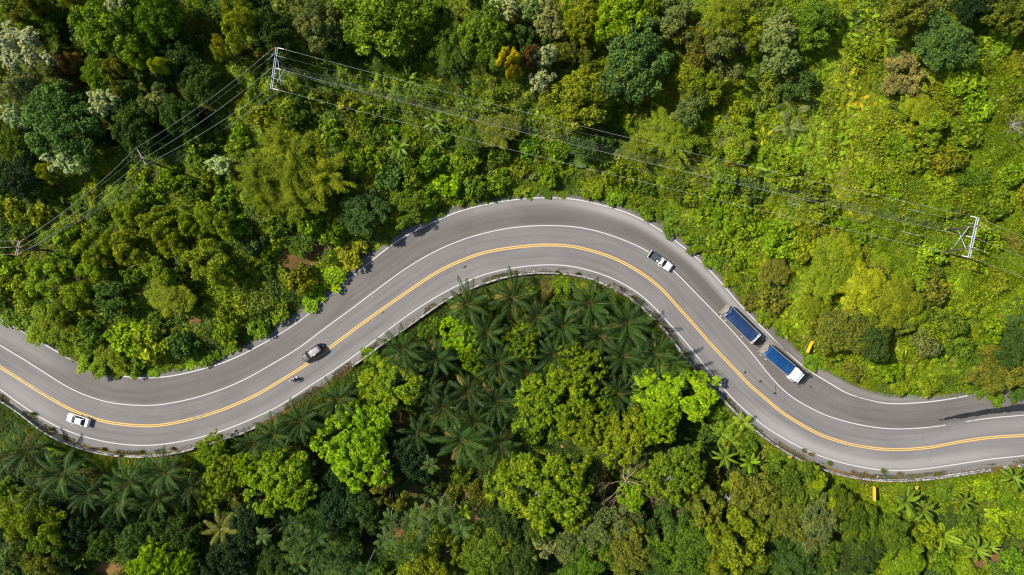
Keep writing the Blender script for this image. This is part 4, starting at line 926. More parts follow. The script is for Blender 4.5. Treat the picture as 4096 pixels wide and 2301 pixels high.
# leafy plants leaning over the upper edge of the road
k = 0
for i in range(0, len(YEL), 5):
    if not (-10 < SX[i] < 3180) or (2960 < SX[i] < 3060): continue
    gap = float(np.interp(SX[i], [0, 330, 424, 503, 901, 1290, 1330, 1448, 1713, 2180, 2551, 2843, 3113], [.5, .1, -.3, .9, 1.7, 1.9, 1.2, 1.6, 1.2, 1.0, 1.6, 1.5, 2.2]))
    if rs.rand() < .30: continue
    p = at(i, O_UP[i] + gap + rs.uniform(.1, .9)); px, py = p[0] / S + 2048, 1150.5 - p[1] / S
    copy_plant('longleaf' if rs.rand() < .6 else 'shrub', px, py, rs.uniform(17, 30), ['gr', 'gr', 'br', 'mid', 'li'][rs.randint(5)], rs.uniform(.6, 1.25), 'roadside_shrub', 'shrubs along the upper road edge'); k += 1

# bare brown tree, dead limbs
def bare_tree(px, py, r, seed, h, mat, phrase, ck):
    x, y, zg = place_on_ground(px, py, h * .8); root = empty('bare_tree', (x, y, zg), 0)
    me = branch_mesh('limbs', seed, 8, r * S * .46, 5 if r > 100 else 4, mat, .42, .4, .085, h * .55)
    tr = tube_mesh('trunk', [(0, 0, -.5), (.1, 0, h * .3), (0, 0, h * .6)], [.24, .2, .15], 8, mat)
    link('limbs', me, root); link('trunk', tr, root); root['category'] = 'tree'; root['group'] = 'leafless trees'
    PL.append(dict(o=root, k=(ck, phrase), p=(px, py), r=r))
M_BAREWOOD = simple_mat('bare_wood', (0.27, 0.20, 0.11), 0.9, 0.1, var=.3, scale=2)
M_GREYWOOD = simple_mat('grey_wood', (0.26, 0.24, 0.20), 0.9, 0.1, var=.25, scale=2)
bare_tree(2509, 1935, 150, 5, 9, M_BAREWOOD, 'leafless spreading tree', 'brown')
bare_tree(4062, 495, 46, 9, 3, M_GREYWOOD, 'dead leafless tree', 'bleached grey')
bare_tree(2930, 545, 80, 13, 4.8, M_BAREWOOD, 'leafless tree among olive leaves', 'brown')
bare_tree(2930, 2010, 26, 14, 9, M_GREYWOOD, 'dead leafless tree', 'bleached grey')

# grass tufts standing in the gutter by the barrier
def tuft(px, py, r, ck, hh):
    rng = np.random.RandomState(int(px)); n = 170; az = rng.uniform(0, 2 * PI, n); le = np.abs(rng.normal(0, .45, n)); L = hh * rng.uniform(.5, 1.1, n)
    ax = unit(np.c_[np.cos(az) * le, np.sin(az) * le, np.ones(n)]); b0 = np.c_[rng.normal(0, .3 * r, n), rng.normal(0, .3 * r, n), np.zeros(n)]
    nr = np.c_[np.cos(az), np.sin(az), -le] + rng.normal(size=(n, 3)) * .3
    V = leaf_quads(b0 + ax * (L * .5)[:, None], ax, nr, L, rng.uniform(.03, .06, n), .05)
    me = poly_mesh('grass_tuft', V, 4, M_LEAF, {'tint': np.clip(.5 + rng.normal(0, .2, n), 0, 1), 'accent': np.zeros(n)}); x, y = ground_xy(px, py, .3)
    o = link('grass_tuft', me, None, (x, y, max(-.05, tz(x, y)))); o.color = (*LC[ck][0], 1); o['category'] = 'grass tuft'; o['group'] = 'grass tufts along the concrete barrier'
    PL.append(dict(o=o, k=(LC[ck][1], 'tall grass tuft'), p=(px, py), r=10))
LC['st'] = ((.24, .185, .06), 'straw')
for q in [(3531,1884,.5,'gr',1.5),(3598,1895,.55,'st',1.3),(3412,1888,.5,'st',1.0),(3460,1895,.45,'st',.9),(3318,1852,.6,'gr',1.1),(3242,1817,.6,'st',1.2),(3214,1802,.5,'st',1.1),(3750,1896,.4,'yo',.9),(1453,1418,.5,'gr',1.0),(2312,1096,.6,'ol',1.0),(2228,1088,.5,'ol',.9),(2531,1188,.5,'ol',1.0),(132,1656,.5,'ol',1.1),(206,1716,.5,'ol',1.0),(412,1796,.5,'yo',1.0),(566,1808,.6,'gr',1.0),(690,1795,.5,'st',1.0),(2660,1310,.4,'ol',.8),(2745,1415,.5,'st',.8),(2910,1600,.5,'ol',.9),(1540,1362,.4,'yo',.8)]: tuft(*q)
# ------------------------------------------------------------------ materials of made things
def paint(name, col, rough=0.35, coat=0.5, metal=0.0, var=.05): return simple_mat(name, col, rough, 0.5, metal, coat, var, 1.5)
M_WPAINT = paint('white_car_paint', (.80, .80, .78)); M_OFFWHITE = paint('off_white_paint', (.66, .65, .61), .4, .3)
M_DKPAINT = paint('black_car_paint', (.018, .019, .022), .25, .6); M_BONNETSHEEN = paint('bonnet_painted_sheen', (.095, .09, .09), .38, .2, .0); M_ROOFSHEEN = paint('roof_painted_sheen', (.27, .25, .242), .4, .2, .0)  # SUV roof and bonnet: paler greys with the sky's reflection painted in
M_GLASS = simple_mat('dark_glass', (.012, .018, .026), .06, .6, var=.2); M_BLUEGLASS = simple_mat('blue_glass', (.008, .022, .045), .06, .6, var=.2)
M_RUB = simple_mat('rubber', (.020, .020, .021), .85, .2); M_RIM = simple_mat('rim', (.55, .55, .56), .35, .5, .6); M_PLAST = simple_mat('black_plastic', (.022, .024, .027), .6, .3)
M_LINER = simple_mat('bed_liner', (.040, .050, .058), .7, .25, var=.3, scale=3); M_RED = simple_mat('red_lamp', (.62, .02, .02), .25, .5); M_LAMP = simple_mat('clear_lamp', (.40, .41, .43), .15, .6)
M_CHROME = simple_mat('chrome', (.7, .7, .7), .2, .5, .9); M_BEIGE = simple_mat('dusty_canvas', (.19, .168, .14), .85, .15, var=.25, scale=2.5); M_STEEL = simple_mat('dark_steel', (.075, .07, .068), .7, .3, var=.3)
M_CONC = None

def tarp_mat(name, c0, c1):
    m, nt, out = mat_new(name); p = princ(nt, out, .42, .5); tc = N(nt, 'ShaderNodeTexCoord')
    n = noise(nt, .9, 6, .65, tc.outputs['Object'], .5); r = ramp(nt, [(.3, c0), (.7, c1)], n.outputs[0]); n2 = noise(nt, 7, 4, .7, tc.outputs['Object'])
    dust = ramp(nt, [(.62, (0, 0, 0)), (.9, (.35, .35, .35))], n2.outputs[0]); nt.links.new(mixrgb(nt, 'MIX', dust.outputs[0], r.outputs[0], (.22, .23, .25)), p.inputs['Base Color']); return m
M_TARP1 = tarp_mat('blue_tarpaulin', (.001, .027, .095), (.002, .045, .140)); M_TARP2 = tarp_mat('navy_tarpaulin', (.005, .018, .060), (.010, .032, .088))

def patch(mb, a, b, c, d, nu=6, nv=4, bow=(0, 0, 0), mi=0):
    """bilinear panel a-b (bottom) c-d (top), bowed outwards by `bow` in the middle"""
    a, b, c, d, bw = map(Vector, (a, b, c, d, bow)); V = []
    for j in range(nv + 1):
        for i in range(nu + 1):
            u, v = i / nu, j / nv; V.append((a * (1 - u) + b * u) * (1 - v) + (c * (1 - u) + d * u) * v + bw * (1 - (2 * u - 1) ** 2))
    mb.add(V, [(j * (nu + 1) + i, j * (nu + 1) + i + 1, (j + 1) * (nu + 1) + i + 1, (j + 1) * (nu + 1) + i) for j in range(nv) for i in range(nu)], mi, True)

def wheel(root, x, y, r=.32, w=.22, rim_m=None):
    s = 1 if y > 0 else -1; t = MB(); n = 20
    prof = [(-w / 2, r * .72), (-w / 2, r * .93), (-w * .3, r), (w * .3, r), (w / 2, r * .93), (w / 2, r * .72)]
    rings = [[(r2 * math.cos(2 * PI * k / n), yy, r2 * math.sin(2 * PI * k / n)) for k in range(n)] for yy, r2 in prof]
    t.loft(rings, cap=True); o = t.build('wheel', M_RUB, root, (x, y, r))
    m = MB(); m.cyl((0, s * w * .38, 0), r * .66, (0, 1, 0), w * .34, 18); m.cyl((0, s * w * .56, 0), r * .2, (0, 1, 0), .03, 10)
    for k in range(5):
        a = 2 * PI * k / 5; m.box((math.cos(a) * r * .36, s * w * .56, math.sin(a) * r * .36), (.05, .02, .05))
    m.build('rim', rim_m or M_RIM, o); return o

def body_loft(mb, secs, zb=.24):
    rings = []
    for x, w, ze, zc in secs:
        h = [(w * .86, zb), (w * .97, zb + .10), (w, zb + (ze - zb) * .5), (w * .985, ze - (ze - zb) * .16), (w * .92, ze), (w * .5, zc)]
        rings.append([(x, y, z) for y, z in h] + [(x, 0, zc + .006)] + [(x, -y, z) for y, z in h[::-1]])
    mb.loft(rings, 0, True, True)

def roof_loft(mb, x0, x1, w0, w1, z, th=.06, crown=.035, n=7, mi=0):
    rings = []
    for i in range(n):
        u = i / (n - 1); x = x0 + (x1 - x0) * u; w = w0 + (w1 - w0) * u; zz = z - .05 * (2 * u - 1) ** 2
        rings.append([(x, -w, zz - th), (x, -w, zz - .02), (x, -w * .82, zz + crown * .6), (x, 0, zz + crown), (x, w * .82, zz + crown * .6), (x, w, zz - .02), (x, w, zz - th)])
    mb.loft(rings, mi, True, True)

def glass_house(root, b, xf0, xf1, xr1, xr0, wb, wr, zb, zr, gm, bpil=(), rear=True):
    """windscreen, rear window and side windows between the belt line and the roof; pillars go into mesh b"""
    def g(name, f):
        m = MB(); f(m); m.build(name, gm, root)
    g('windscreen', lambda m: patch(m, (xf0, -wb * .97, zb), (xf0, wb * .97, zb), (xf1, -wr * .96, zr), (xf1, wr * .96, zr), 8, 4, (.13, 0, .01)))
    if rear: g('rear_window', lambda m: patch(m, (xr0, -wb * .95, zb), (xr0, wb * .95, zb), (xr1, -wr * .94, zr), (xr1, wr * .94, zr), 8, 3, (-.07, 0, .01)))
    for s in (-1, 1):
        g('side_window', lambda m: patch(m, (xf0 - .12, s * (wb + .02), zb), (xr0 + .08, s * (wb + .02), zb), (xf1 - .04, s * wr, zr), (xr1 + .04, s * wr, zr), 6, 3, (0, s * .02, 0)))
        b.tube([(xf0, s * wb, zb - .03), ((xf0 + xf1) / 2, s * (wb + wr) / 2 * 1.015, (zb + zr) / 2 + .02), (xf1, s * wr, zr)], .042, 6)
        b.tube([(xr0, s * wb, zb - .03), (xr1, s * wr, zr)], .06, 6)
        for q in bpil: b.tube([(q, s * (wb + .035), zb), (q - .04, s * (wr + .02), zr)], .03, 4)

def mirrors(root, x, y, z, m, s_=1.0):
    for s in (-1, 1):
        q = MB(); q.box((x, s * (y + .12), z), (.12 * s_, .22 * s_, .15 * s_), 0, 0, (1, 1), .03); q.tube([(x, s * (y - .05), z - .05), (x, s * (y + .05), z - .03)], .03, 5); q.build('mirror', m, root)

def lights(root, front, rear, red=M_RED):
    for (x, y, z, sx, sy, sz) in front:
        for s in (-1, 1): q = MB(); q.box((x, s * y, z), (sx, sy, sz), -s * .25, 0, (1, 1), .02); q.build('headlight', M_LAMP, root)
    for (x, y, z, sx, sy, sz) in rear:
        for s in (-1, 1): q = MB(); q.box((x, s * y, z), (sx, sy, sz), s * .2, 0, (1, 1), .02); q.build('tail_light', red, root)

def vehicle(name, px, py, z, deg, label, cat, group='vehicles on the road'):
    x, y = ground_xy(px, py, z); r = empty(name, (x, y, .008), math.radians(deg)); return tag(r, label, cat, group)

# ---- white sedan
r = vehicle('sedan', 311, 1681, .8, 163.5, 'white sedan driving beside the yellow centre line', 'car')
b = MB(); body_loft(b, [(2.34, .56, .52, .55), (2.26, .74, .62, .66), (2.05, .85, .72, .78), (1.5, .90, .80, .88), (1.0, .905, .86, .925), (.6, .90, .86, .88), (-1.0, .90, .90, .91), (-1.65, .895, .96, 1.01), (-2.0, .86, .95, 1.02), (-2.2, .80, .92, .96), (-2.33, .68, .60, .62)])
glass_house(r, b, 1.05, .20, -1.0, -1.68, .78, .58, .93, 1.40, M_GLASS, (-.42,)); roof_loft(b, .22, -1.04, .60, .585, 1.425); b.build('body', M_WPAINT, r)
for x in (1.42, -1.32):
    for s in (-1, 1): wheel(r, x, s * .80)
mirrors(r, .72, .90, .98, M_WPAINT); lights(r, [(2.12, .66, .66, .30, .22, .12)], [(-2.18, .70, .86, .22, .26, .14)])
for s in (-1, 1):
    for x in (.12, -.85): q = MB(); q.box((x, s * .915, .86), (.2, .03, .035)); q.build('door_handle', M_CHROME, r)
q = MB(); q.box((-2.335, 0, .55), (.03, .46, .13)); q.build('number_plate', M_OFFWHITE, r)

# ---- dark SUV
r = vehicle('suv', 1250, 1413, .9, 214.5, 'dark grey SUV straddling the yellow centre line', 'car')
b = MB(); body_loft(b, [(2.38, .60, .62, .66), (2.30, .78, .78, .84), (2.05, .88, .90, .97), (1.5, .93, .98, 1.05), (1.15, .94, 1.02, 1.07), (.6, .945, 1.02, 1.04), (-1.2, .945, 1.08, 1.10), (-2.0, .93, 1.08, 1.10), (-2.32, .88, 1.02, 1.04), (-2.42, .78, .66, .68)], .3)
glass_house(r, b, 1.12, .38, -1.72, -2.20, .80, .62, 1.07, 1.70, M_GLASS, (-.25, -1.1)); b.build('body', M_DKPAINT, r)
q = MB(); roof_loft(q, .46, -1.78, .63, .60, 1.74, .07, .03); q.build('roof', M_ROOFSHEEN, r)
q = MB(); rings = []
for x, w, z in ((2.24, .60, .86), (1.9, .72, .985), (1.5, .76, 1.045), (1.15, .76, 1.075)): rings.append([(x, -w, z), (x, -w * .9, z + .025), (x, 0, z + .05), (x, w * .9, z + .025), (x, w, z)])
q.loft(rings, 0, True, True); q.build('bonnet', M_BONNETSHEEN, r)
for s in (-1, 1):
    q = MB(); q.tube([(.25, s * .57, 1.76), (.15, s * .57, 1.82), (-1.5, s * .55, 1.82), (-1.6, s * .55, 1.76)], .022, 5); q.build('roof_rail', M_CHROME, r)
q = MB()
for y in (-.36, -.18, 0, .18, .36): q.box((-.95, y, 1.775), (1.2, .05, .02))
q.build('roof_rib', M_ROOFSHEEN, r)
q = MB(); q.box((-1.95, 0, 1.68), (.30, 1.16, .05), 0, 0, (1, 1), .02); q.build('spoiler', M_DKPAINT, r)
q = MB(); q.box((-2.42, 0, .62), (.12, 1.5, .22), 0, 0, (1, 1), .04); q.build('bumper', M_DKPAINT, r); q = MB(); q.box((-2.485, 0, .68), (.02, .48, .13)); q.build('number_plate', M_OFFWHITE, r)
for x in (1.45, -1.38):
    for s in (-1, 1): wheel(r, x, s * .83, .37, .25)
mirrors(r, .85, .94, 1.12, M_DKPAINT, 1.1); lights(r, [(2.2, .68, .78, .28, .22, .13)], [(-2.30, .78, 1.02, .26, .20, .20)])
for s in (-1, 1):
    for x in (.1, -.95): q = MB(); q.box((x, s * .955, .98), (.2, .03, .035)); q.build('door_handle', M_CHROME, r)

# ---- white pickup with an open bed
r = vehicle('pickup_truck', 2641, 1044, .9, -35.2, 'white pickup with black open load bed driving over the lane line', 'pickup'); PICK = r
b = MB(); body_loft(b, [(2.66, .58, .66, .70), (2.58, .74, .84, .90), (2.3, .84, .95, 1.02), (1.7, .88, 1.02, 1.09), (1.15, .89, 1.04, 1.09), (.6, .89, 1.03, 1.05), (.02, .89, 1.06, 1.07)], .38)
glass_house(r, b, 1.16, .50, .02, -.05, .76, .60, 1.07, 1.62, M_BLUEGLASS, ()); roof_loft(b, .53, -.03, .62, .62, 1.66, .06, .03); b.build('body', M_OFFWHITE, r)
b = MB()
for s in (-1, 1): b.box((-1.30, s * .855, .78), (2.46, .07, .60), 0, 0, (1, 1), .015)
b.box((-.09, 0, .80), (.06, 1.64, .64), 0, 0, (1, 1), .015); b.build('load_bed', M_OFFWHITE, r)
q = MB(); q.box((-2.56, 0, .78), (.07, 1.66, .58), 0, 0, (1, 1), .02); q.build('tailgate', M_OFFWHITE, r)
q = MB(); q.box((-1.32, 0, .545), (2.38, 1.58, .05))
for k in range(9): q.box((-1.32, -.66 + .165 * k, .577), (2.3, .06, .015))
for s in (-1, 1):
    q.box((-1.32, s * .79, .83), (2.40, .05, .54)); q.box((-1.32, s * .66, .66), (.95, .24, .20), 0, 0, (.9, 1), .03); q.box((-1.3, s * .845, 1.095), (2.44, .05, .025))
q.box((-.15, 0, .83), (.04, 1.54, .54)); q.box((-2.50, 0, .83), (.05, 1.54, .54)); q.box((-2.45, 0, 1.05), (.12, 1.5, .04)); q.build('bed_liner', M_LINER, r)
q = MB(); q.box((-2.66, 0, .52), (.14, 1.6, .12), 0, 0, (1, 1), .03); q.build('bumper', M_STEEL, r)
for x in (1.62, -1.50):
    for s in (-1, 1): wheel(r, x, s * .79, .36, .24)
mirrors(r, .95, .90, 1.12, M_PLAST, 1.0); lights(r, [(2.46, .68, .84, .28, .22, .16)], [(-2.56, .84, .86, .10, .08, .26)])
for s in (-1, 1): q = MB(); q.box((1.75, s * .98, 1.08), (.10, .14, .12), 0, 0, (1, 1), .02); q.tube([(1.75, s * .86, 1.02), (1.75, s * .95, 1.06)], .02, 4); q.build('wing_mirror', M_PLAST, r)
q = MB(); q.tube([(1.06, -.6, 1.10), (1.12, .0, 1.14)], .012, 4); q.tube([(1.06, .1, 1.10), (1.12, .6, 1.13)], .012, 4); q.build('wiper', M_PLAST, r)
def on(root, x, y, z): return root.location + Matrix.Rotation(root.rotation_euler.z, 3, 'Z') @ Vector((x, y, z))
p_ = on(r, -.40, -.42, .585); o = empty('bucket', p_); q = MB(); n = 18; q.loft([[(rr * math.cos(2 * PI * k / n), rr * math.sin(2 * PI * k / n), z) for k in range(n)] for rr, z in ((.13, 0), (.17, .32), (.18, .33), (.16, .34))], 0, True, True); q.build('pail', M_WPAINT, o)
q = MB(); q.loft([[(rr * math.cos(2 * PI * k / n), rr * math.sin(2 * PI * k / n), z) for k in range(n)] for rr, z in ((.185, .30), (.20, .32), (.185, .345))], 0, True, False); q.build('rim', simple_mat('teal_plastic', (.05, .42, .55), .4), o); tag(o, 'white bucket with blue rim standing in the pickup bed', 'bucket', 'things carried in the pickup bed')
def bottle(nm, x, y, mat, label, cat):
    q = MB(); n = 12; P = ((.05, 0), (.055, .16), (.03, .22), (.02, .26), (.024, .28)); q.loft([[(rr * math.cos(2 * PI * k / n), rr * math.sin(2 * PI * k / n), z) for k in range(n)] for rr, z in P], 0, True, True)
    tag(q.build(nm, mat, None, on(PICK, x, y, .585)), label, cat, 'things carried in the pickup bed')
bottle('plastic_bottle', -.33, -.16, simple_mat('orange_plastic', (.75, .22, .04), .4), 'small orange bottle standing in the pickup bed by the cab', 'bottle')
bottle('plastic_bottle', -.55, -.30, M_WPAINT, 'small white bottle beside the bucket in the pickup bed', 'bottle')
bottle('plastic_bottle', -.16, .58, M_LAMP, 'tiny clear bottle in the front corner of the pickup bed', 'bottle')
q = MB(); rr_ = random.Random(3); V = [(.12 * math.cos(2 * PI * k / 9) * rr_.uniform(.6, 1), .12 * math.sin(2 * PI * k / 9) * rr_.uniform(.6, 1), .0) for k in range(9)]; q.add(V + [(0, 0, .07)], [(k, (k + 1) % 9, 9) for k in range(9)], 0, True)
tag(q.build('cloth_rag', simple_mat('red_cloth', (.38, .05, .04), .9, .1), None, on(PICK, -.98, .06, .586)), 'crumpled red rag lying in the middle of the pickup bed', 'rag', 'things carried in the pickup bed')

# ---- tarpaulin-covered truck and its trailer
def tarp(x0, x1, w, z, seed, hip0, hip1, ridge=.16):
    """a cloth drawn over the load: rises to a flat ridge, drawn into folds at the ends"""
    q = MB(); nx, ny = 110, 40; V = []; X, Y = np.meshgrid(np.linspace(x0, x1, nx), np.linspace(-w, w, ny), indexing='ij')
    u = (X - x0) / (x1 - x0); e = np.minimum(u * (x1 - x0), (1 - u) * (x1 - x0))
    zz = z + ridge * (1 - np.abs(Y / w) ** 2.2) - hip0 * (1 - sstep(u * (x1 - x0), 0, 1.0)) - hip1 * (1 - sstep((1 - u) * (x1 - x0), 0, .7))
    fold = np.abs(np.sin((X * 1.7 + np.abs(Y) * .9 + vnoise(X, Y, 1.1, seed) * 2.2) * 2.6)) ** 6; endw = np.exp(-(e / 1.7) ** 2)
    zz = zz + .085 * fold * (.35 + endw) * vnoise(X, Y, .8, seed + 1) + .08 * (vnoise(X, Y, .55, seed + 2) - .5) * (.3 + endw) + .03 * (vnoise(X * .3, Y, .35, seed + 3) - .5)
    edge = np.abs(Y) > w * .985; zz = np.where(edge, zz - .22, zz)
    q.add(np.c_[X.ravel(), Y.ravel(), zz.ravel()].tolist(), [(i * ny + j, (i + 1) * ny + j, (i + 1) * ny + j + 1, i * ny + j + 1) for i in range(nx - 1) for j in range(ny - 1)], 0, True); return q

def cargo(r, x0, x1, w, z0, z1, tm, seed):
    q = MB()                                                       # dusty drop sides and the folded canvas at the back
    for s in (-1, 1):
        q.box(((x0 + x1) / 2, s * (w - .03), (z0 + z1) / 2), (x1 - x0, .07, z1 - z0))
        k = int((x1 - x0) / .75)
        for i in range(k + 1): q.box((x0 + .05 + (x1 - x0 - .1) * i / k, s * (w + .025), (z0 + z1) / 2), (.09, .05, z1 - z0 - .04))
        q.box(((x0 + x1) / 2, s * (w + .03), z1 - .05), (x1 - x0, .09, .09)); q.box(((x0 + x1) / 2, s * (w + .02), z0 + .55), (x1 - x0, .05, .07))
    q.box((x1 - .03, 0, (z0 + z1) / 2), (.06, 2 * w - .14, z1 - z0 - .02)); q.build('cargo_side', M_BEIGE, r)
    q = MB(); q.box(((x0 + x1) / 2, 0, z0 - .06), (x1 - x0, 2 * w - .1, .12)); q.build('cargo_floor', M_STEEL, r)
    q = MB()                                                       # sloping canvas end
    V = [(x0 - .06, -w, z1 - .9), (x0 - .06, w, z1 - .9), (x0, -w, z1 - .04), (x0, w, z1 - .04), (x0 + .42, -w * .78, z1 + .10), (x0 + .75, 0, z1 + .20), (x0 + .42, w * .78, z1 + .10), (x0 + .05, 0, z1 + .03), (x0 - .06, -w, z0), (x0 - .06, w, z0)]
    q.add(V, [(0, 1, 3, 7, 2), (2, 7, 4), (7, 5, 4), (7, 6, 5), (7, 3, 6), (8, 9, 1, 0)]); q.build('tailgate', M_BEIGE, r)
    t = tarp(x0 + .30, x1 - .02, w - .05, z1 + .06, seed, .17, .05); t.build('tarpaulin', tm, r)
    q = MB()
    for i in range(7): x = x0 + 1.0 + (x1 - x0 - 1.5) * i / 6; q.tube([(x, -w - .06, z1 - .3), (x + .02, -w + .08, z1 + .09)], .012, 4); q.tube([(x, w + .06, z1 - .3), (x + .02, w - .08, z1 + .09)], .012, 4)
    q.build('tie_rope', M_BEIGE, r)

def dual(r, x, y, rr=.50, w=.30): wheel(r, x, y, rr, w, M_WPAINT)
r = vehicle('truck', 3130.5, 1453.5, 2.7, -39.9, 'white-cabbed truck carrying a bright blue tarpaulin', 'truck')
q = MB(); q.box((-.6, .42, .80), (8.0, .12, .22)); q.box((-.6, -.42, .80), (8.0, .12, .22))
for x in (-4.2, -2.8, -1.2, .6, 2.2): q.box((x, 0, .80), (.14, .72, .16))
q.cyl((.9, .85, .75), .30, (1, 0, 0), 1.1, 14); q.box((.7, -.85, .72), (.9, .5, .5), 0, 0, (1, 1), .04); q.build('chassis', M_STEEL, r)
cargo(r, -4.70, 2.35, 1.22, 1.20, 2.72, M_TARP1, 301)
b = MB()
rings = []
for x, w, z in ((2.50, 1.12, 2.74), (2.62, 1.20, 2.86), (3.3, 1.21, 2.90), (4.15, 1.20, 2.84), (4.42, 1.17, 2.62), (4.56, 1.14, 1.9), (4.62, 1.12, 1.1)):
    rings.append([(x, -w, .62), (x, -w * 1.01, 1.4), (x, -w * .98, z - .25), (x, -w * .88, z), (x, 0, z + .035), (x, w * .88, z), (x, w * .98, z - .25), (x, w * 1.01, 1.4), (x, w, .62)])
b.loft(rings, 0, True, True); b.build('cab', M_WPAINT, r)
q = MB(); q.box((2.62, 0, 3.02), (.34, 2.26, .30), 0, 0, (.9, .97), .06); q.box((2.98, 0, 2.955), (.16, 2.0, .05), 0, 0, (1, 1), .02); q.build('headboard', M_WPAINT, r)
q = MB(); patch(q, (4.60, -1.02, 1.72), (4.60, 1.02, 1.72), (4.46, -1.0, 2.56), (4.46, 1.0, 2.56), 8, 4, (.05, 0, 0)); q.build('windscreen', M_GLASS, r)
for s in (-1, 1):
    q = MB(); patch(q, (3.3, s * 1.235, 1.75), (4.35, s * 1.225, 1.75), (3.4, s * 1.215, 2.5), (4.22, s * 1.205, 2.5), 4, 3, (0, s * .01, 0)); q.build('side_window', M_GLASS, r)
    q = MB(); q.box((4.42, s * 1.42, 2.1), (.10, .20, .50), 0, 0, (1, 1), .03); q.tube([(4.40, s * 1.18, 2.5), (4.44, s * 1.42, 2.45), (4.42, s * 1.42, 2.3)], .022, 5); q.build('mirror', M_PLAST, r)
    q = MB(); q.box((3.05, s * 1.21, 2.0), (.30, .06, 1.7), 0, 0, (1, 1), .02); q.box((3.6, s * 1.27, 1.25), (1.5, .07, .10), 0, 0, (1, 1), .02); q.build('side_fairing', M_WPAINT, r)
q = MB(); q.box((4.60, 0, 2.66), (.20, 2.1, .07), -0.0, 0, (1, 1), .02); q.build('sun_visor', M_WPAINT, r)
q = MB(); q.box((4.66, 0, .78), (.22, 2.3, .42), 0, 0, (1, 1), .05); q.build('bumper', M_WPAINT, r)
q = MB(); rr_ = random.Random(12)                                   # worn lettering on the cab roof, too faint to read
for i in range(15):
    y = -.62 + 1.2 * i / 14; x = 3.55 + .12 * (1 - (2 * i / 14 - 1) ** 2)
    if i in (4, 9): continue
    q.box((x, y, 2.945), (.13 * rr_.uniform(.5, 1), .022, .012)); q.box((x + rr_.uniform(-.05, .05), y + .03, 2.945), (.03, .05, .012))
q.build('roof_lettering', simple_mat('pale_blue_ink', (.25, .50, .70), .5), r)
q = MB()
for i in range(8):
    y = -.30 + .085 * i; q.box((3.98, y, 2.90), (.12, .022, .03))
    if i % 2: q.box((4.0, y + .03, 2.90), (.03, .05, .03))
q.build('roof_letter', simple_mat('dark_ink', (.06, .07, .08), .5), r)
q = MB()
for s in (-1, 1): q.box((4.05, s * .95, 2.90), (.09, .09, .06), 0, 0, (1, 1), .02)
q.build('marker_light', simple_mat('amber_lamp', (.30, .16, .05), .3), r)
lights(r, [(4.70, .85, .86, .10, .36, .18)], [(-4.62, .9, .75, .06, .3, .14)])
for x in (3.55, -2.3, -3.6):
    for s in (-1, 1): dual(r, x, s * 1.06)

r = vehicle('trailer', 2962, 1296, 2.7, -44.3, 'long drawbar trailer covered with dark navy tarpaulin', 'trailer')
q = MB(); q.box((0, .42, .92), (8.0, .12, .2)); q.box((0, -.42, .92), (8.0, .12, .2))
for x in (-3.8, -2, 0, 2, 3.6): q.box((x, 0, .92), (.14, .72, .16))
q.build('chassis', M_STEEL, r); cargo(r, -4.25, 3.95, 1.22, 1.18, 2.72, M_TARP2, 401)
q = MB()                                                            # white ladder-like front frame
for y0, y1 in ((-1.2, -.62), (.62, 1.2)):
    for x in (4.0, 4.28): q.tube([(x, y0, 2.92), (x, y1, 2.92)], .045, 6)
    for y in (y0, y1): q.tube([(4.0, y, 2.92), (4.28, y, 2.92)], .045, 6)
for y in (-1.2, 1.2): q.tube([(4.14, y, 1.15), (4.14, y, 2.92)], .05, 6)
q.tube([(4.28, -.62, 2.92), (4.28, .62, 2.92)], .04, 6); q.build('front_frame', M_WPAINT, r)
q = MB(); q.box((4.14, 0, 2.88), (.34, 1.2, .10), 0, 0, (1, 1), .03); q.box((4.02, 0, 1.9), (.05, 2.3, 1.4)); q.build('headboard', simple_mat('rusty_plate', (.26, .25, .21), .8, .2, var=.35, scale=4), r)
q = MB(); q.tube([(3.7, .45, .78), (5.75, .05, .72)], .06, 6); q.tube([(3.7, -.45, .78), (5.75, -.05, .72)], .06, 6); q.box((4.7, 0, .76), (.08, .5, .10)); q.cyl((5.82, 0, .72), .09, (0, 0, 1), .1, 10); q.tube([(4.1, .2, 1.2), (5.0, .3, .95), (5.7, .1, .95)], .02, 5); q.build('drawbar', M_STEEL, r)
for x in (2.55, -2.05, -3.25):
    for s in (-1, 1): dual(r, x, s * 1.06)
lights(r, [], [(-4.24, .9, .80, .06, .3, .14)])

# ---- motorcycle and its two riders
r = vehicle('motorcycle', 1172, 1517.5, .7, 207.6, 'small motorcycle carrying two riders beside the yellow line', 'motorcycle'); MOTO = r
def tyre(x, rad=.29, w=.10):
    t = MB(); n = 20; ring = []
    for k in range(n):
        a = 2 * PI * k / n; ring.append([((rad - w / 2 + w / 2 * math.cos(q)) * math.cos(a), w / 2 * math.sin(q), (rad - w / 2 + w / 2 * math.cos(q)) * math.sin(a)) for q in np.linspace(0, 2 * PI, 8, endpoint=False)])
    ring.append(ring[0]); t.loft(ring, 0, True, False); o = t.build('wheel', M_RUB, r, (x, 0, rad))
    m = MB(); m.cyl((0, 0, 0), .05, (0, 1, 0), .12, 10)
    for k in range(8): a = 2 * PI * k / 8; m.tube([(0, 0, 0), (math.cos(a) * (rad - .08), 0, math.sin(a) * (rad - .08))], .008, 4)
    m.build('rim', M_RIM, o)
tyre(.66); tyre(-.62)
q = MB(); rings = []
for x, w, zb, zt in ((.50, .06, .62, .80), (.30, .12, .45, .72), (.05, .12, .36, .66), (-.2, .13, .42, .72), (-.55, .11, .52, .74), (-.80, .05, .62, .74)): rings.append([(x, w * math.cos(a), (zb + zt) / 2 + (zt - zb) / 2 * math.sin(a)) for a in np.linspace(0, 2 * PI, 10, endpoint=False)])
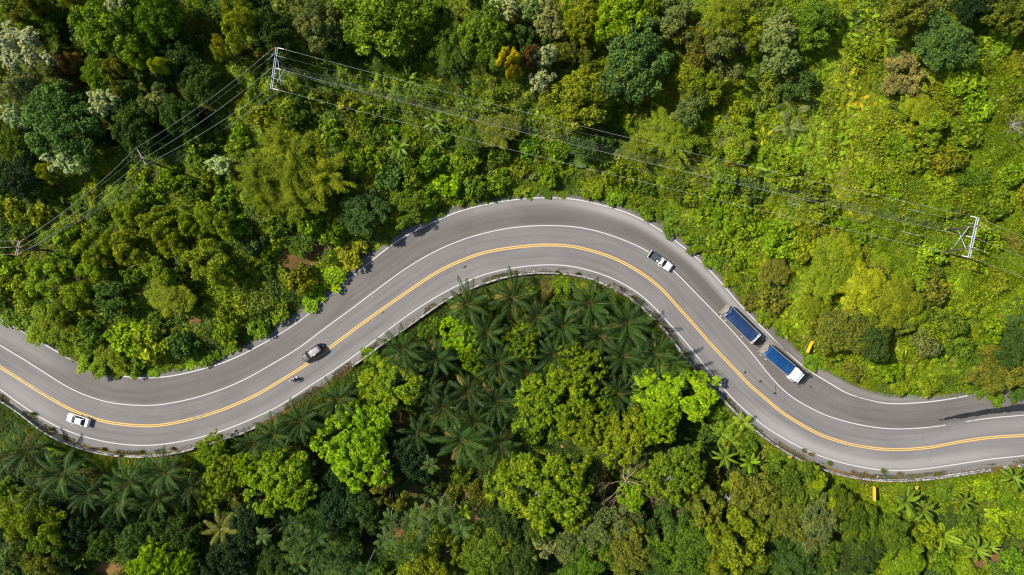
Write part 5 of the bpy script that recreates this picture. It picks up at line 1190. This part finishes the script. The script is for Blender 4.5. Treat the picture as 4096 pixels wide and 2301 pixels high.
q.loft(rings, 0, True, True); q.tube([(.5, 0, .8), (.62, .07, .45), (.66, .07, .29)], .025, 6); q.tube([(.5, 0, .8), (.62, -.07, .45), (.66, -.07, .29)], .025, 6); q.box((-.05, 0, .34), (.42, .22, .24), 0, 0, (1, 1), .04); q.build('frame', simple_mat('red_black_paint', (.06, .012, .014), .35, .5), r)
q = MB(); rings = [[(x, w * math.cos(a), z + .05 * math.sin(a)) for a in np.linspace(0, 2 * PI, 10, endpoint=False)] for x, w, z in ((.12, .09, .74), (-.1, .13, .76), (-.4, .13, .80), (-.72, .10, .82))]; q.loft(rings, 0, True, True); q.build('seat', M_PLAST, r)
q = MB(); q.tube([(.36, .34, .98), (.46, .16, .98), (.48, 0, .94), (.46, -.16, .98), (.36, -.34, .98)], .016, 6); q.build('handlebar', M_STEEL, r)
for s in (-1, 1): q = MB(); q.box((.42, s * .30, 1.12), (.04, .12, .08), 0, 0, (1, 1), .015); q.tube([(.43, s * .22, .99), (.42, s * .30, 1.09)], .008, 4); q.build('mirror', M_LAMP, r)
q = MB(); q.box((.60, 0, .86), (.26, .30, .22), 0, 0, (.8, .8), .06); q.build('front_cowl', simple_mat('cream_plastic', (.72, .62, .38), .4), r)
q = MB(); q.box((.74, 0, .82), (.05, .16, .12), 0, 0, (1, 1), .02); q.build('headlight', M_LAMP, r)
q = MB(); q.box((-.88, 0, 1.0), (.32, .38, .26), 0, 0, (.9, .9), .05); q.build('top_box', simple_mat('white_box', (.66, .72, .74), .4), r); q = MB(); q.box((-.92, 0, .66), (.08, .14, .10)); q.build('tail_light', M_RED, r)

def person(name, base_x, lean, pelvis_z, hand, knee, foot, shirt, trousers, helmet, label, hold):
    """one continuous skinned body, seated astride; x forward"""
    P = {}; E = []
    def v(n, p, rad): P[n] = (Vector(p), rad)
    def e(*ns): E.extend(zip(ns[:-1], ns[1:]))
    bx = base_x; v('pelvis', (bx, 0, pelvis_z), (.15, .125)); v('waist', (bx + lean * .10, 0, pelvis_z + .18), (.135, .11)); v('chest', (bx + lean * .28, 0, pelvis_z + .36), (.155, .12)); v('collar', (bx + lean * .40, 0, pelvis_z + .50), (.09, .08)); v('neck', (bx + lean * .50, 0, pelvis_z + .58), (.052, .052)); v('head', (bx + lean * .62 + .01, 0, pelvis_z + .68), (.085, .075)); v('crown', (bx + lean * .66 + .01, 0, pelvis_z + .78), (.075, .07))
    e('pelvis', 'waist', 'chest', 'collar', 'neck', 'head', 'crown')
    for s, t in ((1, 'l'), (-1, 'r')):
        sh = Vector((bx + lean * .36, s * .19, pelvis_z + .46)); h = Vector((hand[0], s * hand[1], hand[2])); el = (sh + h) / 2 + Vector((-.05, s * .09, -.09))
        v('shoulder' + t, sh, (.068, .065)); v('elbow' + t, el, (.045, .043)); v('wrist' + t, h + (el - h).normalized() * .085, (.028, .026)); v('palm' + t, h, (.034, .020)); e('collar', 'shoulder' + t, 'elbow' + t, 'wrist' + t, 'palm' + t)
        d = (h - el).normalized()
        for k, (oy, ln) in enumerate(((-.030, .036), (-.010, .043), (.010, .041), (.030, .033))):      # four fingers closing over the grip
            a = h + d * .045 + Vector((0, oy, .012)); v(f'f{k}a{t}', a, (.0095, .0095)); v(f'f{k}b{t}', a + d * ln * .6 + Vector((0, 0, -.022)), (.0085, .0085)); v(f'f{k}c{t}', a + d * ln * .35 + Vector((0, 0, -.045)), (.008, .008)); e('palm' + t, f'f{k}a{t}', f'f{k}b{t}', f'f{k}c{t}')
        a = h + Vector((.0, -s * .038, -.010)); v('tha' + t, a, (.0105, .0105)); v('thb' + t, a + d * .03 + Vector((0, 0, -.018)), (.009, .009)); e('palm' + t, 'tha' + t, 'thb' + t)
        v('hip' + t, (bx + .03, s * .10, pelvis_z - .03), (.095, .09)); v('knee' + t, (knee[0], s * knee[1], knee[2]), (.062, .06)); v('ankle' + t, (foot[0] - .06, s * foot[1], foot[2] + .07), (.042, .042)); v('heel' + t, (foot[0] - .02, s * foot[1], foot[2] + .02), (.040, .034)); v('toe' + t, (foot[0] + .15, s * foot[1], foot[2]), (.036, .026)); e('pelvis', 'hip' + t, 'knee' + t, 'ankle' + t, 'heel' + t, 'toe' + t)
    names = list(P); me = bpy.data.meshes.new('body'); me.from_pydata([P[n][0] for n in names], [(names.index(a), names.index(b)) for a, b in E], [])
    o = bpy.data.objects.new('body_tmp', me); COL.objects.link(o); sk = o.modifiers.new('s', 'SKIN'); sk.use_smooth_shade = True
    if not me.skin_vertices: raise RuntimeError('no skin layer')
    for i, n in enumerate(names): me.skin_vertices[0].data[i].radius = P[n][1]; me.skin_vertices[0].data[i].use_root = (n == 'pelvis')
    sb = o.modifiers.new('u', 'SUBSURF'); sb.levels = 1; sb.render_levels = 1
    dg = bpy.context.evaluated_depsgraph_get(); new = bpy.data.meshes.new_from_object(o.evaluated_get(dg)); bpy.data.objects.remove(o)
    new.name = 'person'; new.materials.clear()
    for m in (M_SKIN, shirt, trousers, M_PLAST): new.materials.append(m)
    segs = []
    for a, b in E:
        g = 0 if (a[0] == 'f' and a[1].isdigit()) or a.startswith(('palm', 'th', 'neck', 'head', 'wrist')) else 3 if a.startswith(('ankle', 'heel')) else 2 if a.startswith(('hip', 'knee')) or b.startswith('hip') else 1
        segs.append((P[a][0], P[b][0], g))
    for f in new.polygons:
        c = f.center; best = (9, 0)
        for a, b, g in segs:
            ab = b - a; t = max(0, min(1, (c - a).dot(ab) / max(ab.length_squared, 1e-9))); dd = (c - (a + ab * t)).length
            if dd < best[0]: best = (dd, g)
        f.material_index = best[1]; f.use_smooth = True
    root = link(name, new, None, MOTO.location, MOTO.rotation_euler.z); tag(root, label, 'person', 'riders on the motorcycle')
    hd = P['head'][0] + Vector((.0, 0, .045)); q = MB(); n = 16; rings = []
    for k in range(9):
        a = -0.75 + (PI / 2 + .72) * k / 8; rings.append([(hd.x + .145 * math.cos(a) * math.cos(2 * PI * i / n), hd.y + .128 * math.cos(a) * math.sin(2 * PI * i / n), hd.z + .142 * math.sin(a)) for i in range(n)])
    q.loft(rings, 0, True, False); h = q.build('helmet', helmet, root)
    q = MB(); patch(q, (hd.x + .112, -.09, hd.z - .085), (hd.x + .112, .09, hd.z - .085), (hd.x + .125, -.095, hd.z + .03), (hd.x + .125, .095, hd.z + .03), 6, 3, (.04, 0, 0)); q.build('visor', M_GLASS, h)
    return root
M_SKIN = simple_mat('skin', (.36, .20, .13), .55, .3)
person('person', -.08, .14, .86, (.37, .34, 1.01), (.40, .20, .66), (.10, .17, .26), simple_mat('white_shirt', (.58, .58, .62), .8, .1), simple_mat('dark_trousers', (.030, .028, .035), .9, .1), simple_mat('red_helmet', (.50, .020, .030), .25, .5, coat=.5), 'front rider in white shirt and red helmet steering the motorcycle', 1)
person('person', -.50, .05, .92, (-.20, .19, 1.04), (-.08, .24, .72), (-.22, .20, .34), simple_mat('navy_jacket', (.035, .045, .085), .8, .1), simple_mat('grey_trousers', (.05, .055, .07), .9, .1), simple_mat('white_helmet', (.78, .74, .76), .25, .5, coat=.5), 'pillion rider in dark jacket and white helmet holding the rider', 1)

# ------------------------------------------------------------------ power poles and their lines
M_POLE = simple_mat('weathered_pole', (.105, .085, .070), .9, .15, var=.35, scale=2); M_ARM = simple_mat('concrete_arm', (.29, .345, .365), .7, .2, var=.12); M_ARMD = simple_mat('dull_arm', (.30, .26, .25), .75, .2, var=.2)
M_INS = simple_mat('brown_porcelain', (.20, .075, .045), .3, .5, var=.2); M_INSW = simple_mat('white_porcelain', (.70, .68, .66), .3, .5); M_WIRE = simple_mat('aluminium_wire', (.25, .25, .245), .5, .4, .0); M_WIRED = simple_mat('dark_wire', (.10, .11, .115), .6, .3)
M_GALV = simple_mat('galvanised', (.55, .56, .57), .5, .4, .3)
def img_pt(px, py, z): x, y = ground_xy(px, py, z); return Vector((x, y, z))
def insulator(root, a, b, mat):
    a, b = Vector(a), Vector(b); n = 9; q = MB(); pts, rad = [], []
    for k in range(n * 2 + 1): pts.append(a + (b - a) * k / (n * 2)); rad.append(.12 if k % 2 else .035)
    q.tube(pts, rad, 10); q.build('insulator', mat, root)
def h_frame(label, A, B, sep, gz, top, f1, f2, am):
    """two poles, twin crossarms with ends at image points A, B"""
    z = gz + top; a, b = img_pt(*A, z), img_pt(*B, z); d = (b - a).normalized(); sd = Vector((-d.y, d.x, 0)); sd = sd if sd.x > 0 else -sd
    mid = (a + b) / 2 + sd * sep / 2; root = empty('utility_pole', (mid.x, mid.y, tz(mid.x, mid.y))); o = root.location; tag(root, label, 'power pole', 'power poles along the hillside')
    for k in (0, 1):
        q = MB(); L = (b - a).length; c = (a + b) / 2 + sd * sep * k - o; q.box(c, (L, .11, .18), math.atan2(d.y, d.x), 0, (1, 1), .015); q.build('crossarm', am, root)
    legs = []
    for f in (f1, f2):
        p = a + (b - a) * f + sd * sep / 2; zg = tz(p.x, p.y); q = MB(); q.tube([Vector((p.x, p.y, zg - .8)) - o, Vector((p.x, p.y, z - 2)) - o, Vector((p.x, p.y, z + 1.5)) - o], [.19, .15, .12], 10); q.build('pole', M_POLE, root); legs.append(p)
    for i, j in ((0, 1), (1, 0)):
        q = MB(); p, s = legs[i] - o, legs[j] - o; off = sd * (.17 if i else -.17); q.tube([Vector((p.x, p.y, z - 1.6 - o.z)) + off, Vector((s.x, s.y, z - 5.2 - o.z)) + off], .07, 6); q.build('brace', am, root)
    for p in legs:
        q = MB(); t = p - o; q.tube([Vector((t.x, t.y, z + 1.2 - o.z)) - sd * .25, Vector((t.x, t.y, z + 1.2 - o.z)) + sd * .45], .05, 6); q.build('ground_wire_bracket', M_GALV, root)
    return dict(root=root, o=o, a=a, b=b, d=d, sd=sd, z=z, legs=legs, sep=sep)
LINES = []
def line(pa, pb, sag, mat, rad, label, group='overhead lines along the hillside', arm=None):
    pa, pb = Vector(pa), Vector(pb); q = MB(); n = 44; m = (pa + pb) / 2
    def at_(t): p = pa + (pb - pa) * t - m; p.z -= sag * 4 * t * (1 - t); return p
    q.tube([at_(k / n) for k in range(n + 1)], rad, 5, 0, True, True); o = q.build('power_line', mat, None, m); tag(o, label, 'power line', group)
    for t0, t1 in arm or (): c = MB(); c.tube([at_(t0 + (t1 - t0) * k / 6) for k in range(7)], rad * 1.9, 6); c.build('armour_rod', M_ARM, o)
    return o
def gz_at(px, py, up=0): return place_on_ground(px, py, up)[2]
H1 = h_frame('H-frame power pole with pale twin crossarms among dark trees', (1104.5, 189), (1082, 355.7), .32, gz_at(1097, 272, 11), 11.0, .235, .775, M_ARM)
H2 = h_frame('H-frame power pole with pale twin crossarms on the grassy slope', (3907, 869), (3872, 1031), .36, gz_at(3890, 950, 9), 9.5, .215, .77, M_ARM)
def ends(H): return [H['a'] + H['d'] * .08, (H['a'] + H['b']) / 2, H['b'] - H['d'] * .08]
nm = ['uppermost', 'middle', 'lowest']
for k, (p, s) in enumerate(zip(ends(H1), ends(H2))):
    p = p + H1['sd'] * (H1['sep'] + .1); s = s - H2['sd'] * .1; u = (s - p).normalized(); insulator(H1['root'], p - H1['o'], p + u * 1.0 - H1['o'], M_INSW); insulator(H2['root'], s - H2['o'], s - u * 1.0 - H2['o'], M_INSW)
    line(p + u * 1.0, s - u * 1.0, 3.2, M_WIRE, .022, f'{nm[k]} bright conductor strung between the two H-frame poles')
    e = s + H2['sd'] * (H2['sep'] + .2); far = img_pt(4096 + 600, [1170, 1245, 1310][k], H2['z'] + 1); u2 = (far - e).normalized(); insulator(H2['root'], e - H2['o'], e + u2 * 1.0 - H2['o'], M_INS); line(e + u2, far, 1.2, M_WIRE, .02, f'{nm[k]} conductor running right from the grassy-slope H-frame pole')
for k in (0, 1):
    p = Vector((*H1['legs'][k].xy, H1['z'] + 1.2)); s = Vector((*H2['legs'][k].xy, H2['z'] + 1.2)); line(p, s, 2.4, M_WIRED, .016, f"{['upper', 'lower'][k]} thin ground wire between the tops of the H-frame poles", arm=((0, .018), (.90, .925), (.985, 1.0)))
    far = img_pt(4096 + 600, [1190, 1270][k], H2['z'] + 2); line(s, far, 1.0, M_WIRED, .015, f"{['upper', 'lower'][k]} thin ground wire leading right from the grassy-slope pole", arm=((0, .07),))
for k in range(4):
    p = Vector((*H1['legs'][0].xy, H1['z'] - 5.0 - .22 * k)) + H1['sd'] * .2 + H1['d'] * .35 * k; s = Vector((*H2['legs'][0].xy, H2['z'] - 4.2 - .22 * k)) - H2['sd'] * .2 + H2['d'] * .25 * k
    line(p, s, 2.0 + .25 * k, M_WIRED, .018, f"{['topmost', 'second', 'third', 'lowest'][k]} of four dark cables bundled below the H-frame conductors")
# single pole with one crossarm
def one_pole(label, A, B, f, top, gz, am, tall, twin):
    z = gz + top; a, b = img_pt(*A, z), img_pt(*B, z); d = (b - a).normalized(); sd = Vector((-d.y, d.x, 0)); sd = sd if sd.x > 0 else -sd; p = a + (b - a) * f; zg = tz(p.x, p.y)
    root = empty('utility_pole', (p.x, p.y, zg)); o = root.location; tag(root, label, 'power pole', 'power poles along the hillside')
    q = MB(); q.tube([Vector((0, 0, -.8)), Vector((0, 0, z - zg - 1)), Vector((0, 0, z - zg + tall))], [.18, .15, .11], 10); q.build('pole', M_POLE, root)
    for k in range(2 if twin else 1):
        q = MB(); c = (a + b) / 2 + sd * (.19 if not twin else (.16 if k else -.16)) - o; q.box(c, ((b - a).length, .12, .14), math.atan2(d.y, d.x), 0, (1, 1), .012); q.build('crossarm', am, root)
    return dict(root=root, o=o, a=a, b=b, d=d, sd=sd, z=z, p=p, tall=tall)
P3 = one_pole('single-arm power pole standing among the dark trees', (543.5, 595), (582, 667), .58, 9.0, gz_at(563, 632, 9), M_ARMD, 1.9, False)
P4 = one_pole('twin-arm power pole standing on the wooded bank', (78, 963), (65.5, 1022), .5, 9.0, gz_at(72, 992, 9), M_ARMD, 1.8, True)
def pins(H, fs):
    out = []
    for f in fs:
        p = H['a'] + (H['b'] - H['a']) * f; q = MB(); t = p - H['o'] + H['sd'] * .19; q.tube([t + Vector((0, 0, .07)), t + Vector((0, 0, .22)), t + Vector((0, 0, .32)), t + Vector((0, 0, .42))], [.03, .11, .07, .09], 10); q.build('insulator', M_INS, H['root']); out.append(p + H['sd'] * .19 + Vector((0, 0, .45)))
    return out
a3 = pins(P3, (.03, .66, .97)); top3 = Vector((*P3['p'].xy, P3['z'] + P3['tall'])); e1 = [v - H1['sd'] * .2 for v in ends(H1)]
for k in range(3):
    u = (a3[k] - e1[k]).normalized(); insulator(H1['root'], e1[k] - H1['o'], e1[k] + u - H1['o'], M_INS); line(e1[k] + u, a3[k], 1.3, M_WIRE, .021, f'{nm[k]} bright conductor from the wooded-slope H-frame to the single-arm pole')
line(Vector((*H1['legs'][0].xy, H1['z'] + 1.2)), top3, 1.0, M_WIRED, .016, 'thin dark ground wire from the wooded-slope H-frame to the single-arm pole', arm=((0, .05),))
a4 = [P4['a'] + (P4['b'] - P4['a']) * f for f in (.05, .5, .95)]; top4 = Vector((*P4['p'].xy, P4['z'] + P4['tall']))
for k in range(3):
    s = a4[k] + P4['sd'] * .3; u = (s - a3[k]).normalized(); insulator(P4['root'], s - P4['o'], s - u * .9 - P4['o'], M_INS); line(a3[k], s - u * .9, 1.5, M_WIRE, .02, f'{nm[k]} conductor sagging from the single-arm pole to the twin-arm pole')
    e = a4[k] - P4['sd'] * .3; far = img_pt(-700, [960, 985, 1006][k], P4['z']); u = (far - e).normalized(); insulator(P4['root'], e - P4['o'], e + u * .9 - P4['o'], M_INS); line(e + u * .9, far, .8, M_WIRE, .02, f'{nm[k]} conductor leading left from the twin-arm pole')
line(top3, top4, 1.2, M_WIRED, .016, 'thin dark ground wire from the single-arm pole to the twin-arm pole'); line(top4, img_pt(-700, 975, P4['z'] + 2), .6, M_WIRED, .015, 'thin dark ground wire leading left from the twin-arm pole')
for k in range(3): line(Vector((*H1['legs'][1].xy, H1['z'] - 5.2 - .25 * k)) - H1['sd'] * .2, Vector((*P4['p'].xy, P4['z'] - 2.2 - .25 * k)) + P4['sd'] * .2, 2.0 + .2 * k, M_WIRED, .015, f"{['topmost', 'middle', 'lowest'][k]} of three dark cables below the conductors left of the H-frame")

# ------------------------------------------------------------------ signs
M_SIGN = simple_mat('sign_orange', (.86, .42, .010), .5, .3, var=.06); M_SIGNY = simple_mat('sign_yellow', (.74, .50, .010), .5, .3, var=.06); M_INK = simple_mat('sign_red_ink', (.45, .13, .012), .6, .2); M_BLACK = simple_mat('sign_black', (.012, .012, .012), .6, .2)
def road_sign(px, py, dirv, L, Hh, z0, seed, label):
    """panel whose lower edge is centred on the image point; dirv = its long side in the picture"""
    x, y, zg = place_on_ground(px, py, z0); u = Vector((dirv[0], -dirv[1], 0)).normalized(); root = empty('road_sign', (x, y, zg), math.atan2(u.y, u.x)); tag(root, label, 'road sign', 'orange warning boards')
    q = MB(); q.box((0, 0, z0 + Hh / 2), (L, .04, Hh), 0, 0, (1, 1), .0); q.build('panel', M_SIGN, root); s = 1
    for k in (-1, 1): q = MB(); q.box((k * L * .33, -.07, (z0 + Hh) / 2 - .3), (.09, .09, z0 + Hh + .4)); q.build('post', M_ARMD, root)
    q = MB(); rr = random.Random(seed)
    for row, (zc, hh) in enumerate(((z0 + Hh * .66, Hh * .20), (z0 + Hh * .30, Hh * .20))):
        xx = -L * (.36 if row == 0 else .40)
        while xx < L * .36:
            w = rr.uniform(.05, .085); q.box((xx, .025, zc), (.022, .012, hh)); q.box((xx + w, .025, zc), (.022, .012, hh * rr.uniform(.6, 1.))); q.box((xx + w / 2, .025, zc + hh * rr.choice((-.45, .45, 0))), (w, .012, .024)); xx += w + rr.choice((.05, .06, .14))
    q.build('lettering', M_INK, root)
    return root
road_sign(3233.5, 1387, (-280, 640), 2.4, 1.25, 1.2, 1, 'large orange warning board on the bank beside the truck')
road_sign(3491.5, 1972, (0, 1), 2.85, 1.10, 1.3, 2, 'large orange warning board standing below the road')
def chevron(px, py, face, point, z0, label):
    x, y, zg = place_on_ground(px, py, z0); f = Vector(face).normalized(); root = empty('chevron_sign', (x, y, zg), math.atan2(f.y, f.x)); tag(root, label, 'chevron sign', 'yellow chevron signs below the barrier')
    q = MB(); q.box((0, 0, z0 + .40), (.03, .66, .80), 0, 0, (1, 1), 0); q.build('panel', M_SIGNY, root); q = MB(); q.box((-.06, 0, z0 / 2 + .2), (.07, .07, z0 + 1.0)); q.build('post', M_ARMD, root)
    q = MB(); s = point; w = .17
    V = [(.022, s * .24, z0 + .40), (.022, s * (.24 - .17), z0 + .40), (.022, -s * .30, z0 + .72), (.022, -s * .12, z0 + .74), (.022, -s * .30, z0 + .08), (.022, -s * .12, z0 + .06)]
    q.add(V, [(0, 1, 2, 3), (1, 0, 5, 4)]); q.build('arrow', M_BLACK, root)
chevron(115, 1722, (1, .25, 0), 1, .9, 'yellow chevron sign below the barrier near the white sedan'); chevron(523, 1843, (1, .15, 0), 1, .9, 'yellow chevron sign under the bottom of the left bend')
chevron(3157, 1827, (-.4, 1, 0), -1, .9, 'yellow chevron sign behind the barrier right of the lime trees'); chevron(3663, 1948, (-.8, .6, 0), 1, .9, 'yellow chevron sign on the grass right of the orange board')

# ------------------------------------------------------------------ the old concrete barrier, in the runs one can see
m, nt, out = mat_new('mossy_concrete'); p = princ(nt, out, .9, .15); tc = N(nt, 'ShaderNodeTexCoord')
n1 = noise(nt, 1.3, 7, .75, tc.outputs['Object'], .8); n2 = noise(nt, 8, 4, .7, tc.outputs['Object'])
rA = ramp(nt, [(.36, (.035, .036, .036)), (.47, (.16, .15, .14)), (.58, (.42, .41, .39)), (.7, (.55, .54, .52))], n1.outputs[0]); rB = ramp(nt, [(.3, (.7, .7, .7)), (.7, (1.15, 1.15, 1.15))], n2.outputs[0])
nt.links.new(mixrgb(nt, 'MULTIPLY', 1.0, rA.outputs[0], rB.outputs[0]), p.inputs['Base Color']); M_CONC = m
PROF = [(-.27, -.5), (-.27, .10), (-.15, .30), (-.12, .78), (.10, .78), (.13, .30), (.25, .10), (.25, -.5)]
runs = [(-260, 500, 'barrier run below the white sedan'), (506, 762, 'barrier run under the left bend above the oil palms'), (786, 985, 'short weathered barrier run right of the left bend'), (1340, 1800, 'barrier run below the motorcycle lane beside the palms'), (1822, 2250, 'barrier run along the top of the palm grove'), (2263, 2700, 'barrier run curling round the palm grove'), (2712, 3300, 'barrier run beside the lime tree'), (3306, 3955, 'long barrier run above the orange board'), (4004, 4036, 'short stub of barrier at the grass edge'), (4060, 4200, 'last stub of barrier beside the bananas')]
for a, b_, lab in runs:
    sel = [i for i in range(len(YEL)) if a <= SX[i] - 0 <= b_]
    c0 = at(sel[len(sel) // 2], O_BAR[sel[len(sel) // 2]]); q = MB(); rings = []
    for i in sel: c = at(i, O_BAR[i]); nn = NRM[i]; rings.append([(c[0] + nn[0] * u - c0[0], c[1] + nn[1] * u - c0[1], v) for u, v in PROF])
    q.loft(rings, 0, False, True); o = q.build('concrete_barrier', M_CONC, None, (c0[0], c0[1], 0)); tag(o, 'mossy concrete ' + lab, 'barrier', 'concrete barrier runs along the lower road edge')

# ------------------------------------------------------------------ scraps of rubbish on the shoulder
M_BAG = simple_mat('white_plastic_film', (.75, .76, .78), .4, .4)
for k, (px, py, s, lab) in enumerate([(2791, 1023, .16, 'on the verge right of the white pickup'), (2836, 1061, .10, 'on the verge farther below the pickup'), (2135, 1088, .14, 'at the barrier on top of the palm grove'), (3510, 1906, .20, 'at the barrier above the orange board'), (3535, 1906, .14, 'under the dry weeds above the orange board'), (3003, 1693, .18, 'in the gutter beside the lime tree'), (3012, 1703, .13, 'just below the larger bag beside the lime tree'), (1490, 1189, .11, 'lying on the lane above the palms')]):
    rr = random.Random(k); q = MB(); n = 9; rings = [[(s * c * rr.uniform(.6, 1.1) * math.cos(2 * PI * i / n), s * c * rr.uniform(.6, 1.1) * math.sin(2 * PI * i / n), s * z) for i in range(n)] for c, z in ((.8, .02), (1.0, .3), (.7, .65), (.2, .85))]
    q.loft(rings, 0, True, True); x, y = ground_xy(px, py); tag(q.build('plastic_bag', M_BAG, None, (x, y, max(.008, tz(x, y) + .05))), 'crumpled white plastic bag ' + lab, 'litter', 'litter beside the road')
# ------------------------------------------------------------------ a label for every plant: how it looks, and where it stands from something one can find
LAND = [('the wooded-slope H-frame pole', 1097, 272), ('the grassy-slope H-frame pole', 3890, 950), ('the single-arm power pole', 563, 632), ('the twin-arm power pole', 72, 992),
        ('the white pickup truck', 2642, 1044), ('the tarpaulin-covered trailer', 2963, 1296), ('the white-cabbed truck', 3130, 1454), ('the orange sign beside the truck', 3240, 1390), ('the orange sign below the road', 3497, 1975),
        ('the dark SUV', 1252, 1413), ('the motorcycle', 1173, 1517), ('the white sedan', 312, 1680), ('the black tar patch', 3930, 1655), ('the crest of the bend', 2200, 795), ('the big bare brown tree', 2509, 1935), ('the bright yellow tree', 2026, 244),
        ('the bottom left corner', 0, 2301), ('the bottom right corner', 4096, 2301), ('the top right corner', 4096, 0), ('the top left corner', 0, 0), ('the lower middle of the photo', 2048, 2301), ('the upper middle of the photo', 2048, 0)]
def sector(p, l):
    a = math.degrees(math.atan2(-(p[1] - l[1]), p[0] - l[0])) % 360
    return ['right of', 'above and right of', 'above', 'above and left of', 'left of', 'below and left of', 'below', 'below and right of'][int((a + 22.5) // 45) % 8]
ORD = ['nearest', 'second nearest', 'third nearest', 'fourth nearest', 'fifth nearest', 'sixth nearest', 'seventh nearest', 'eighth nearest', 'ninth nearest', 'tenth nearest']
bykind = {}
for p in PL: bykind.setdefault(p['k'], []).append(p)
used = set()
for key, ps in bykind.items():
    for p in ps:
        best = None
        for nm, lx, ly in LAND:
            d0 = math.hypot(p['p'][0] - lx, p['p'][1] - ly)
            if d0 < 25 and len(ps) > 1: pass
            if d0 < 12: continue
            s = sector(p['p'], (lx, ly)); rank = sum(1 for q in ps if q is not p and sector(q['p'], (lx, ly)) == s and math.hypot(q['p'][0] - lx, q['p'][1] - ly) < d0)
            if rank >= len(ORD): continue
            sc = d0 * (1 + .55 * rank)
            if best is None or sc < best[0]: best = (sc, f"{key[0]} {key[1]}, {ORD[rank] + ' ' if len(ps) > 1 else ''}{s} {nm}")
        lab = best[1] if best else f'{key[0]} {key[1]}'
        assert lab not in used, lab
        used.add(lab); p['o']['label'] = lab.replace('pale grey green', 'pale') if len(lab.split()) > 16 else lab
# ------------------------------------------------------------------ camera, sun, sky
cam = bpy.data.cameras.new('camera'); cam.sensor_width = 36.0; cam.lens = 36.0 * CAM_H / (4096 * S); cam.clip_end = 6000
co = bpy.data.objects.new('camera', cam); COL.objects.link(co); co.location = (0, 0, CAM_H); co.rotation_euler = (0, 0, 0); SC.camera = co

SUN_AZ = math.atan2(-0.945, 0.33)          # clockwise from +Y
SUN_EL = math.radians(47)
sd = Vector((math.sin(SUN_AZ) * math.cos(SUN_EL), math.cos(SUN_AZ) * math.cos(SUN_EL), math.sin(SUN_EL)))
sl = bpy.data.lights.new('sun', 'SUN'); sl.energy = 4.6; sl.angle = math.radians(0.53); sl.color = (1.0, 0.945, 0.84)
so = bpy.data.objects.new('sun', sl); COL.objects.link(so); so.rotation_euler = sd.to_track_quat('Z', 'Y').to_euler(); so.location = sd * 300
w = bpy.data.worlds.new('World'); SC.world = w; w.use_nodes = True
nt = w.node_tree; bg = nt.nodes['Background']
sky = nt.nodes.new('ShaderNodeTexSky'); sky.sky_type = 'NISHITA'; sky.sun_disc = False
sky.sun_elevation = SUN_EL; sky.sun_rotation = SUN_AZ % (2 * PI); sky.altitude = 300; sky.air_density = 1.0; sky.dust_density = 1.5
nt.links.new(sky.outputs[0], bg.inputs[0]); bg.inputs[1].default_value = 0.09
SC.view_settings.view_transform = 'Standard'; SC.view_settings.look = 'None'; SC.view_settings.gamma = 1.0
SC.view_settings.exposure = 0.87; SC.view_settings.use_curve_mapping = False
SC.render.engine = 'CYCLES'
SC.cycles.filter_width = 1.15
SC.cycles.max_bounces = 5; SC.cycles.diffuse_bounces = 2; SC.cycles.glossy_bounces = 2; SC.cycles.transmission_bounces = 3; SC.cycles.transparent_max_bounces = 4
SC.cycles.caustics_reflective = False; SC.cycles.caustics_refractive = False
